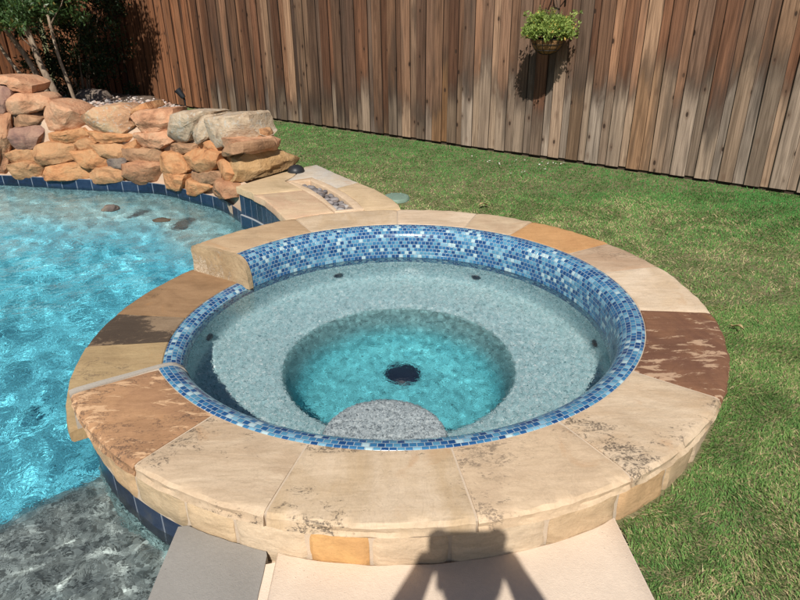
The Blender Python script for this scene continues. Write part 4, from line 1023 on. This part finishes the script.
# ---------------------------------------------------------------- fence
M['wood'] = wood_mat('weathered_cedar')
M['dark_board'] = simple_mat('rotted_board', (.045, .03, .02), .9)
M['wood_plain'] = simple_mat('cedar_rail', (.22, .13, .08), .8)
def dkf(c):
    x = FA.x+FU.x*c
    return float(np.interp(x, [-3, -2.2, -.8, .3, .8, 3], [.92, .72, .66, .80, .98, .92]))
def fence(label, A, U, L, whf, tonef, pitch=.188, seed=0):
    N = Vector((U.y, -U.x)).normalized()
    if N.y > 0: N = -N
    if abs(N.x) > .9 and N.x < 0: N = -N
    root = thing('board_fence', (A.x, A.y, Z_LAWN), label, 'fence')
    r = random.Random(seed); s = 0; bay = 12*pitch
    while s < L-.01:
        V, F, UV, C1, C2 = [], [], [], [], []
        def board(c, w, th, back, z0, z1):
            rnd, rnd2 = r.random(), r.random(); b = len(V)
            sag = r.uniform(-.004, .004); lean = r.uniform(-.006, .006)
            wh = whf(c)+r.gauss(0, .13); tn = tonef(c)
            ox = r.uniform(0, 50)
            nzs = 7
            for k in range(nzs):
                z = z0+(z1-z0)*k/(nzs-1)
                bow = sag*math.sin(pi*k/(nzs-1))
                for qe, (e, d) in enumerate(((-.5, back), (-.5, back+th*.7), (-.455, back+th), (.455, back+th), (.5, back+th*.7), (.5, back))):
                    p = A+U*(c+e*w+lean*z)+N*(d+bow)
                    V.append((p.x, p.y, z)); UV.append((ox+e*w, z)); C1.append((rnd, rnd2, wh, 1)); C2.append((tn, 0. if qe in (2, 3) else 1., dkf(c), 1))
            for k in range(nzs-1):
                for q in range(6):
                    a = b+k*6+q; a2 = b+k*6+(q+1) % 6; F.append((a, a2, a2+6, a+6))
            F.append(tuple(b+q for q in range(6))[::-1]); F.append(tuple(b+(nzs-1)*6+q for q in range(6)))
        c = s
        while c < min(s+bay, L)-.001:
            w = .118+r.uniform(-.008, .008)
            board(c+pitch*.5+r.uniform(-.006, .006), w, .016, .022, Z_LAWN+.03+r.uniform(-.004, .004), 1.90+r.uniform(-.006, .006))
            board(c+pitch+r.uniform(-.008, .008), .125, .016, .003, Z_LAWN+.03+r.uniform(-.005, .005), 1.88)
            c += pitch
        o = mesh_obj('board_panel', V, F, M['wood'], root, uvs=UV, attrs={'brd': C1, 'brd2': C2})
        s += bay
    def beam(name, s0, s1, z, hh, tt, d):
        V, F = [], []; m = A+U*((s0+s1)/2)+N*d
        add_box(V, F, (m.x, m.y, z), (s1-s0, tt, hh), Matrix.Rotation(math.atan2(U.y, U.x), 3, 'Z')); mesh_obj(name, V, F, M['dark_board'] if name == 'base_board' else M['wood_plain'], root)
    for z in (.25, .95, 1.65): beam('rail', 0, L, z, .085, .036, -.018)
    k = 0
    while k*2.4 < L: beam('post', k*2.4+.01, k*2.4+.10, .93, 1.9, .09, -.085); k += 1
    beam('base_board', 0, L, Z_LAWN+.02, .07, .02, .0105-.018)
    return root, N
def wh_main(c):
    x = FA.x+FU.x*c
    return float(np.interp(x, [-5.8, -2.9, -2.4, -1.2, .0, .35, .9, 1.6, 2.4, 4], [-.6, -.5, .10, .14, .22, .50, .62, .66, .74, .8]))
def tn_main(c):
    x = FA.x+FU.x*c
    return float(np.interp(x, [-5.8, -2.9, -2.4, -1.5], [.88, .85, .22, 0.0]))
fence('weathered brown cedar board fence running along the back of the lawn, greyed near the ground', FA, FU, 14.4, wh_main, tn_main, seed=2)
LU = Vector((-.605, -.796)).normalized()
fence('orange-brown board fence returning from the corner behind the leaning tree trunks', FA+Vector((-.05, -.06)), LU, 7.2, lambda c: -.8, lambda c: 1., seed=5)

# ---------------------------------------------------------------- hanging basket
bc = Vector((1.255, 5.775, 1.03))
basket = thing('hanging_basket', (bc.x, bc.y, bc.z-.11), 'wire basket with coir liner and leafy green plant hanging against the fence', 'hanging basket')
tco = NT('coir'); p_ = tco.obj(); M['coir'] = tco.bsdf(tco.mix(tco.noise(tco.scale(p_, (1, 1, .4)), 60, 6, .7), (.10, .055, .025), (.38, .22, .10)), .95, tco.bump(tco.noise(p_, 90, 6, .7), 1, .01), .1)
M['wire'] = simple_mat('black_wire', (.015, .014, .013), .5)
prof = [(.0005, -.115), (.05, -.108), (.09, -.085), (.118, -.05), (.132, -.01), (.136, .008), (.126, .010), (.118, -.006), (.0, -.012)]
V, F = [], []; add_lathe(V, F, prof, bc, 40)
V = [(x+.004*nz(x*40, y*40, z*40), y+.004*nz(y*40, z*40, x*40), z+.003*nz(z*50, x*50)) for x, y, z in V]
mesh_obj('coir_liner', V, F, M['coir'], basket, smooth=True)
V, F = [], []
for rr, z in ((.140, .008), (.128, -.035), (.10, -.08)):
    add_tube(V, F, [bc+Vector((rr*cos(a), rr*sin(a), z)) for a in np.linspace(0, 2*pi, 33)], .0028, 6)
for k in range(12):
    a = k*pi/6
    add_tube(V, F, [bc+Vector((r_*cos(a), r_*sin(a), z)) for r_, z in ((.140, .008), (.134, -.02), (.122, -.052), (.093, -.088), (.05, -.113), (0, -.12))], .0024, 5)
mesh_obj('wire_frame', V, F, M['wire'], basket, smooth=True)
hook = Vector((bc.x, bc.y, 1.52))
for k in range(3):
    a = k*2*pi/3+.4; V, F = [], []
    p0 = bc+Vector((.138*cos(a), .138*sin(a), .01)); n_ = 28
    for q in range(n_):
        c = p0.lerp(hook, (q+.5)/n_); d = (hook-p0).normalized(); rot = d.to_track_quat('Z', 'Y').to_matrix() @ Matrix.Rotation(q*pi/2, 3, 'Z')
        add_tube(V, F, [c+rot@Vector((.0045*cos(t), 0, .011*sin(t))) for t in np.linspace(0, 2*pi, 9)], .0012, 4, False)
    mesh_obj('chain', V, F, M['wire'], basket)
nF = Vector((FN.x, FN.y, 0)).normalized()
br = thing('fence_bracket', tuple(Vector((bc.x, bc.y, 1.4))-nF*.33), 'black scrolled metal bracket on the fence above the hanging basket', 'bracket')
V, F = [], []
w0 = Vector((bc.x, bc.y, 0))-nF*.285
add_tube(V, F, [w0+Vector((0, 0, 1.60)), w0+nF*.15+Vector((0, 0, 1.605)), Vector((hook.x, hook.y, 1.56)), Vector((hook.x, hook.y, 1.53))+nF*.02, Vector((hook.x, hook.y, 1.515))], .006, 8)
add_tube(V, F, [w0+Vector((0, 0, z)) for z in (1.28, 1.62)], .007, 8)
add_tube(V, F, [w0+Vector((0, 0, 1.33)), w0+nF*.07+Vector((0, 0, 1.36)), w0+nF*.16+Vector((0, 0, 1.48)), w0+nF*.2+Vector((0, 0, 1.60))], .005, 8)
mesh_obj('bracket_arm', V, F, M['wire'], br, smooth=True)

def leaf_cloud(name, mat, parent, centers, radii, counts, size, seed, flat=1., up=0.3, aspect=.5, hollow=0.):
    r = np.random.default_rng(seed); Vs, Cs = [], []
    for c, rad, n in zip(centers, radii, counts):
        d = r.normal(size=(n, 3)); d /= np.linalg.norm(d, axis=1, keepdims=True)
        rr = (hollow+(1-hollow)*r.uniform(0, 1, n)**.5)[:, None]
        p = np.array(c)+d*rr*np.array(rad)
        t = r.normal(size=(n, 3))+d*.8; t[:, 2] += up; t /= np.linalg.norm(t, axis=1, keepdims=True)
        q = np.cross(t, r.normal(size=(n, 3))); q /= np.linalg.norm(q, axis=1, keepdims=True); nn = np.cross(t, q)
        s = size*r.uniform(.55, 1.3, (n, 1))
        a = p; b = p+t*s*.5+q*s*aspect*.5+nn*s*.06; e = p+t*s-nn*s*.08; f = p+t*s*.5-q*s*aspect*.5+nn*s*.06
        Vs.append(np.stack([a, b, e, f], 1).reshape(-1, 3))
        tone = np.clip(r.normal(.45, .25, n), 0, 1); C = np.stack([tone, r.uniform(0, 1, n), np.zeros(n), np.ones(n)], 1); Cs.append(np.repeat(C, 4, axis=0))
    V = np.concatenate(Vs); C = np.concatenate(Cs); n = len(V)//4
    return mesh_obj(name, V, np.arange(n*4).reshape(n, 4).tolist(), mat, parent, attrs={'tone': C})
M['basketleaf'] = leaf_mat('basket_leaf', (.10, .17, .03), (.42, .52, .14), .3)
r = np.random.default_rng(5); cs, rs, ns = [], [], []
for k in range(75):
    a = r.uniform(0, 2*pi); q = r.uniform(0, 1)**.55
    cs.append((bc.x+.175*q*cos(a), bc.y+.175*q*sin(a), bc.z+.045+.115*(1-q**2)*r.uniform(.3, 1.1)+r.uniform(0, .03))); rs.append((.045, .045, .045)); ns.append(150)
for k in range(40):   # trailing and upright sprigs
    a = r.uniform(0, 2*pi); L_ = r.uniform(.16, .25); h = r.uniform(-.02, .22)
    for q in range(4):
        f = .55+.15*q; cs.append((bc.x+L_*f*cos(a), bc.y+L_*f*sin(a), bc.z+.03+h*f)); rs.append((.014,)*3); ns.append(9)
leaf_cloud('foliage', M['basketleaf'], basket, cs, rs, ns, .026, 6, aspect=.55)
V, F = [], []; random.seed(9)
for k in range(60):
    a = random.uniform(0, 6.28); L_ = random.uniform(.1, .22); h = random.uniform(.02, .2)
    add_tube(V, F, [bc+Vector((.02*cos(a), .02*sin(a), 0)), bc+Vector((L_*.6*cos(a), L_*.6*sin(a), .06+h*.5)), bc+Vector((L_*cos(a), L_*sin(a), .03+h))], .0016, 4)
mesh_obj('stems', V, F, simple_mat('green_stem', (.12, .16, .05), .6), basket)

# ---------------------------------------------------------------- tree in the bed
tree = thing('crape_myrtle', (-4.15, 8.1, .15), 'multi-trunked small tree with pale slender stems in the gravel bed at the fence corner', 'tree')
tbk = NT('bark'); p_ = tbk.obj(); fb = tbk.noise(tbk.scale(p_, (1, 1, .25)), 30, 6, .65, .5)
M['bark'] = tbk.bsdf(tbk.ramp(fb, [(.3, (.12, .085, .06)), (.5, (.26, .195, .14)), (.7, (.38, .31, .235))]), .8, tbk.bump(fb, .6, .01), .2)
random.seed(21)
bz = bed_z(-4.1, 8.05)
def stem(p0, p1, r0, r1, bend, n=9, seed=0):
    rr = random.Random(seed); p0, p1 = Vector(p0), Vector(p1); out = []
    side = Vector((rr.uniform(-1, 1), rr.uniform(-1, 1), 0))
    for i in range(n):
        f = i/(n-1); p = p0.lerp(p1, f)+side*bend*math.sin(f*pi)+Vector((nz(f*3, seed)*.025, nz(seed, f*3)*.025, 0)); out.append(p)
    return out, [r0+(r1-r0)*i/(n-1) for i in range(n)]
# (pixel-free) four leaning trunks, then forking
T = [((-4.28, 8.10), (-4.86, 8.12, 1.35), (.024), .017), ((-4.12, 8.02), (-4.62, 8.1, 1.25), .036, .026), ((-3.99, 7.95), (-4.25, 8.0, 1.15), .040, .030), ((-3.86, 8.05), (-4.06, 8.2, 1.35), .022, .016)]
for i, ((x, y), top, r0, r1) in enumerate(T):
    V, F = [], []
    pts, rr = stem((x, y, bz-.05), top, r0, r1, .03, 10, i+1); add_tube(V, F, pts, rr, 12)
    top = Vector(top)
    for k in range(3 if i != 2 else 4):
        a = random.uniform(0, 6.28); d = Vector((cos(a)*.45-.1, sin(a)*.35, random.uniform(.7, 1.2)))
        p2 = top+d; q, rq = stem(top-Vector((0, 0, .02)), p2, r1*.8, r1*.35, .05, 7, i*10+k); add_tube(V, F, q, rq, 8)
        for m in range(3):
            a2 = random.uniform(0, 6.28); q2, rq2 = stem(p2, p2+Vector((cos(a2)*.4, sin(a2)*.4, random.uniform(.1, .6))), r1*.33, .004, .03, 5, i*77+k*5+m); add_tube(V, F, q2, rq2, 5)
    # low twigs with knots where old shoots were pruned
    for k in range(1):
        f = random.uniform(.5, .9); c = pts[int(f*9)]; a = random.uniform(0, 6.28)
        q2, rq2 = stem(c, c+Vector((cos(a)*.22, sin(a)*.16, .28)), .010, .004, .02, 5, i*99+k); add_tube(V, F, q2, rq2, 5)
    mesh_obj('trunk', V, F, M['bark'], tree, smooth=True)
M['myrtleleaf'] = leaf_mat('myrtle_leaf', (.025, .055, .018), (.085, .155, .05), .22, .4)
r = np.random.default_rng(12); cs, rs, ns = [], [], []
for k in range(230):
    d = r.normal(size=3); d /= np.linalg.norm(d); q = r.uniform(.15, 1)**.5
    c = np.array([-4.85, 8.35, 2.05])+d*q*np.array([1.30, .95, 1.15])
    if c[2] < 1.22: c[2] = 1.22+r.uniform(0, .3)
    cs.append(c); s = r.uniform(.13, .26); rs.append((s, s, s*.8)); ns.append(int(150))
for k in range(80):     # drooping fringe
    c = np.array([-4.8+r.uniform(-1.1, 1.0), 8.0+r.uniform(-.7, .7), r.uniform(1.12, 1.35)]); cs.append(c); rs.append((.14, .14, .10)); ns.append(110)
leaf_cloud('crown', M['myrtleleaf'], tree, cs, rs, ns, .055, 13, aspect=.55)
# dark evergreen shrub filling the fence corner behind the tree
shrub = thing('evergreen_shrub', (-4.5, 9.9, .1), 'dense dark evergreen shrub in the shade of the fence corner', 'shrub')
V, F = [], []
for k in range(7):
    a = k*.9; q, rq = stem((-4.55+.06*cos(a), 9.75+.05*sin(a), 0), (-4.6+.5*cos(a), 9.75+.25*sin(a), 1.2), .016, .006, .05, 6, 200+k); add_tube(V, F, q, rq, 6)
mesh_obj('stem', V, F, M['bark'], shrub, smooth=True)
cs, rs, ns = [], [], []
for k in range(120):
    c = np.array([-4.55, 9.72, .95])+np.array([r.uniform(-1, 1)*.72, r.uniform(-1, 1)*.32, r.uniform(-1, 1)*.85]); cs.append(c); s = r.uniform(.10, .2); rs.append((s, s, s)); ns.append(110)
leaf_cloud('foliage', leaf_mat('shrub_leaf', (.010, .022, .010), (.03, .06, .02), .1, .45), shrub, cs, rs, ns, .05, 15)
# dark stone in the shade
bs = bpy.data.objects.new('shaded_stone', pebble_mesh('shaded_stone', RM['dark'], (.24, .16, .11), 17, .3)); bs.location = (-4.05, 8.95, bed_z(-4.05, 8.95)+.03); COL.objects.link(bs)
tag(bs, 'grey stone lying in the tree shade on the gravel bed', 'stone')
# landscape spotlight on a stake
lp = Vector((-2.72, 8.55, 0)); zb = bed_z(lp.x, lp.y)
zb = -.02
lampo = thing('garden_spotlight', (lp.x, lp.y, zb), 'small black spotlight on a stake in front of the fence behind the boulders', 'garden light')
V, F = [], []; add_tube(V, F, [lp+Vector((0, 0, zb-.03)), lp+Vector((0, 0, zb+.20))], [.006, .010], 10); mesh_obj('stake', V, F, M['black_plastic'], lampo)
V, F = [], []; add_lathe(V, F, [(.0, -.05), (.026, -.048), (.034, -.02), (.036, .03), (.042, .055), (.045, .075), (.040, .075), (.034, .05), (.0, .045)], lp+Vector((-.03, -.01, zb+.27)), 20, (-.55, .1, .75)); add_tube(V, F, [lp+Vector((0, 0, zb+.19)), lp+Vector((-.01, 0, zb+.24))], .014, 8)
auto_smooth(mesh_obj('lamp_head', V, F, M['black_plastic'], lampo))

# ---------------------------------------------------------------- the photographer (casts the shadow)
person = thing('person', (0.0, -.40, ZD), 'standing person in cap and shorts holding a phone out in both hands', 'person')
skin_m = simple_mat('skin', (.50, .30, .21), .55, var=.1, bump=.05)
def WP(p):
    w = min(1, max(0, (-.05-p[1])/.3)); return Vector((p[0]*(1+.06*w), p[1]+.10*w, p[2]*(1+.030*w)))
def skin_obj(name, nodes, edges, mat, parent, root=0, sub=2):
    me = bpy.data.meshes.new(name); L = Vector(parent_loc(parent))
    me.from_pydata([tuple(WP(n[0])-L) for n in nodes], edges, []); me.materials.append(mat)
    o = bpy.data.objects.new(name, me); COL.objects.link(o); o.parent = parent
    m = o.modifiers.new('skin', 'SKIN'); m.use_smooth_shade = True
    me.skin_vertices.new() if not me.skin_vertices else None
    for i, n in enumerate(nodes):
        s = me.skin_vertices[0].data[i]; rad = n[1]; s.radius = rad if hasattr(rad, '__len__') else (rad, rad); s.use_root = (i == root)
    sm = o.modifiers.new('sub', 'SUBSURF'); sm.levels = sub; sm.render_levels = sub
    return o
HX = -.02
nodes = [((HX, -.40, .84), (.145, .105)), ((HX, -.39, .98), (.125, .10)), ((HX, -.385, 1.13), (.145, .105)), ((HX, -.385, 1.245), (.13, .085)), ((HX, -.37, 1.315), (.052, .055)),
         ((HX, -.35, 1.38), (.055, .062)), ((HX, -.345, 1.45), (.072, .088)), ((HX, -.35, 1.515), (.068, .082))]
edges = [(0, 1), (1, 2), (2, 3), (3, 4), (4, 5), (5, 6), (6, 7)]
def add(p, rad, par):
    nodes.append((p, rad)); edges.append((par, len(nodes)-1)); return len(nodes)-1
fing = []
for sg in (-1, 1):
    sh = add((HX+sg*.155, -.375, 1.255), .060, 3); el = add((sg*.212, -.215, 1.10), .050, sh); fa = add((sg*.172, -.135, 1.215), .046, el); wr = add((sg*.120, -.050, 1.322), .031, fa)
    pa = add((sg*.098, -.028, 1.366), (.040, .030), wr)
    hp = add((HX+sg*.09, -.40, .78), .085, 0); kn = add((HX+sg*.10, -.385, .45), .055, hp); cf = add((HX+sg*.102, -.405, .31), .05, kn); an = add((HX+sg*.105, -.41, .075), .034, cf)
    he = add((HX+sg*.108, -.42, .03), .035, an); ft = add((HX+sg*.12, -.30, .02), (.040, .026), he); add((HX+sg*.125, -.23, .012), (.034, .018), ft)
body = skin_obj('body', nodes, edges, skin_m, person, 0)
for sg in (-1, 1):    # four fingers behind the phone, thumb in front; tips hold its short edge
    base = Vector((sg*.098, -.018, 1.366))
    for q in range(3):
        z = 1.350+.020*q; ln_ = (.8, .95, 1.)[q]
        b0 = Vector((sg*.104, -.026, z)); skin_obj('finger', [(b0, .0095), (b0+Vector((-sg*.006, -.0+.012, .012)), .0085), (b0+Vector((-sg*.028*ln_, .016, .012)), .0078), (b0+Vector((-sg*.046*ln_, .014, .008)), .0068)], [(0, 1), (1, 2), (2, 3)], skin_m, body, 0, 1)
    b0 = Vector((sg*.100, -.030, 1.400)); skin_obj('finger', [(b0, .012), (b0+Vector((-sg*.004, .002, .026)), .0105), (b0+Vector((-sg*.022, .004, .040)), .0095), (b0+Vector((-sg*.040, .004, .034)), .0080)], [(0, 1), (1, 2), (2, 3)], skin_m, body, 0, 1)
    b0 = Vector((sg*.100, -.038, 1.352)); skin_obj('thumb', [(b0, .011), (b0+Vector((-sg*.012, -.012, .016)), .010), (b0+Vector((-sg*.035, -.012, .028)), .0085)], [(0, 1), (1, 2)], skin_m, body, 0, 1)
# face
def blob(name, c, s, mat, parent, seed=0, amp=0):
    V = [tuple(WP(c)+Vector((v.x*s[0], v.y*s[1], v.z*s[2]))*(1+amp*noise.noise(v*2+Vector((seed, 0, 0))))) for v in IV3]
    return mesh_obj(name, V, IF3, mat, parent, smooth=True)
eye = simple_mat('eye', (.7, .68, .65), .2, var=0); lipm = simple_mat('lips', (.42, .18, .15), .5, var=.05); hairm = simple_mat('brown_hair', (.06, .035, .02), .6, var=.4, scale=80)
for sg in (-1, 1):
    e = blob('eye', (HX+sg*.030, -.268, 1.452), (.013, .009, .009), eye, body); e2 = blob('iris', (HX+sg*.030, -.2600, 1.452), (.0055, .003, .0055), M['black_plastic'], e)
    blob('ear', (HX+sg*.075, -.35, 1.445), (.010, .020, .030), skin_m, body)
blob('nose', (HX, -.262, 1.430), (.012, .016, .022), skin_m, body); blob('mouth', (HX, -.265, 1.398), (.024, .007, .006), lipm, body)
blob('hair', (HX, -.368, 1.475), (.083, .090, .085), hairm, body, 2, .06)
V, F = [], []; add_lathe(V, F, [(.0, .083), (.04, .078), (.07, .055), (.088, .015), (.092, -.01)], (HX, -.35, 1.492), 28)
b = len(V); n_ = 14
for i in range(n_+1):
    a = pi*.12+pi*.76*i/n_
    for rr_ in (.088, .135): V.append((HX+rr_*.92*cos(a), -.35+rr_*sin(a), 1.486-(.010 if rr_ > .1 else 0)))
for i in range(n_): F.append((b+2*i, b+2*i+2, b+2*i+3, b+2*i+1))
V = [tuple(WP((HX, -.35, 1.492))+Vector(v)-Vector((HX, -.35, 1.492))) for v in V]
cap_ = mesh_obj('cap', V, F, simple_mat('navy_cloth', (.03, .04, .08), .9), body, smooth=True); so = cap_.modifiers.new('s', 'SOLIDIFY'); so.thickness = .004
# clothes
tee = skin_obj('tee_shirt', [((HX, -.40, .86), (.158, .118)), ((HX, -.39, .98), (.142, .115)), ((HX, -.385, 1.13), (.158, .118)), ((HX, -.385, 1.24), (.14, .095)), ((HX-.16, -.375, 1.257), .066), ((HX-.198, -.30, 1.17), .060), ((HX+.16, -.375, 1.257), .066), ((HX+.198, -.30, 1.17), .060)], [(0, 1), (1, 2), (2, 3), (3, 4), (4, 5), (3, 6), (6, 7)], simple_mat('grey_cloth', (.30, .32, .34), .9), body)
shorts = skin_obj('shorts', [((HX, -.40, .86), (.155, .118)), ((HX-.092, -.40, .76), .10), ((HX-.105, -.388, .52), .088), ((HX+.092, -.40, .76), .10), ((HX+.105, -.388, .52), .088)], [(0, 1), (1, 2), (0, 3), (3, 4)], simple_mat('khaki_cloth', (.28, .22, .15), .9), body)
for sg in (-1, 1):
    V, F = [], []; add_box(V, F, (HX+sg*.12, -.24, ZD+.010), (.095, .25, .018)); mesh_obj('sandal', V, F, M['black_plastic'], body)

# ---------------------------------------------------------------- camera
PITCH, ROLL = R_(25.532), R_(-.6577)
fw = Vector((0, cos(PITCH), -sin(PITCH))); up0 = Vector((0, sin(PITCH), cos(PITCH))); rt0 = Vector((1, 0, 0))
rt = rt0*cos(ROLL)+up0*sin(ROLL); up = -rt0*sin(ROLL)+up0*cos(ROLL)
cam = bpy.data.cameras.new('camera'); cam.sensor_width = 36; cam.lens = 36*645/800; cam.clip_start = .02; cam.clip_end = 300
co = bpy.data.objects.new('camera', cam); COL.objects.link(co)
mw = Matrix((rt, up, -fw)).transposed().to_4x4(); mw.translation = (0, 0, 1.40); co.matrix_world = mw; sc.camera = co
# the phone in the person's hands, just behind the lens
V, F = [], []
rotp = Matrix((rt, up, -fw)).transposed()
pc = Vector((0, 0, 1.40))-fw*.012-up*.022
add_box(V, F, pc, (.150, .073, .0085), rotp)
ph = mesh_obj('phone', V, F, M['black_plastic']); bv = ph.modifiers.new('b', 'BEVEL'); bv.width = .0035; bv.segments = 2
tag(ph, 'black phone held sideways in both hands of the photographer', 'phone')

# ---------------------------------------------------------------- light
AZ, EL = R_(7.6), R_(45.3)     # light travels towards +y and a little +x
sd = bpy.data.lights.new('sun', 'SUN'); sd.energy = SUN_E; sd.angle = R_(.53); sd.color = (1.0, .945, .86)
so = bpy.data.objects.new('sun', sd); COL.objects.link(so)
dirv = Vector((sin(AZ)*cos(EL), cos(AZ)*cos(EL), -sin(EL)))
so.rotation_euler = dirv.to_track_quat('-Z', 'Y').to_euler()
w = bpy.data.worlds.new('World'); sc.world = w; w.use_nodes = True; nt = w.node_tree; nt.nodes.clear()
sk = nt.nodes.new('ShaderNodeTexSky'); sk.sky_type = 'NISHITA'; sk.sun_disc = False; sk.sun_elevation = EL
sk.sun_rotation = math.atan2(-dirv.x, -dirv.y)      # bearing of the sun, clockwise from +y
sk.air_density = 1; sk.dust_density = .7
bg = nt.nodes.new('ShaderNodeBackground'); bg.inputs['Strength'].default_value = SKY_S
wo = nt.nodes.new('ShaderNodeOutputWorld'); nt.links.new(sk.outputs[0], bg.inputs[0]); nt.links.new(bg.outputs[0], wo.inputs[0])
# sunlight is refracted into the water
sd.cycles.is_caustics_light = True
for n_ in ('pool_water', 'spa_water'): bpy.data.objects[n_].cycles.is_caustics_caster = True
for o in bpy.data.objects:
    if o.type == 'MESH' and o.name.split('.')[0] in ('plaster_bowl', 'footwell', 'pool_shelf', 'entry_step', 'drain_cover', 'jet_nozzle', 'mosaic_band', 'mosaic_spill_lip', 'waterline_tile', 'pool_floor', 'pool_wall', 'pool_rock', 'pool_waterline_tile'):
        o.cycles.is_caustics_receiver = True
sc.render.engine = 'CYCLES'
sc.cycles.max_bounces = 10; sc.cycles.transmission_bounces = 8; sc.cycles.transparent_max_bounces = 8; sc.cycles.diffuse_bounces = 3; sc.cycles.glossy_bounces = 4
sc.cycles.caustics_refractive = CAUST; sc.cycles.caustics_reflective = False; sc.cycles.sample_clamp_indirect = 6
sc.cycles.use_denoising = True
vs = sc.view_settings; vs.view_transform = 'Standard'; vs.look = 'None'; vs.exposure = EXPO; vs.gamma = 1; vs.use_curve_mapping = False
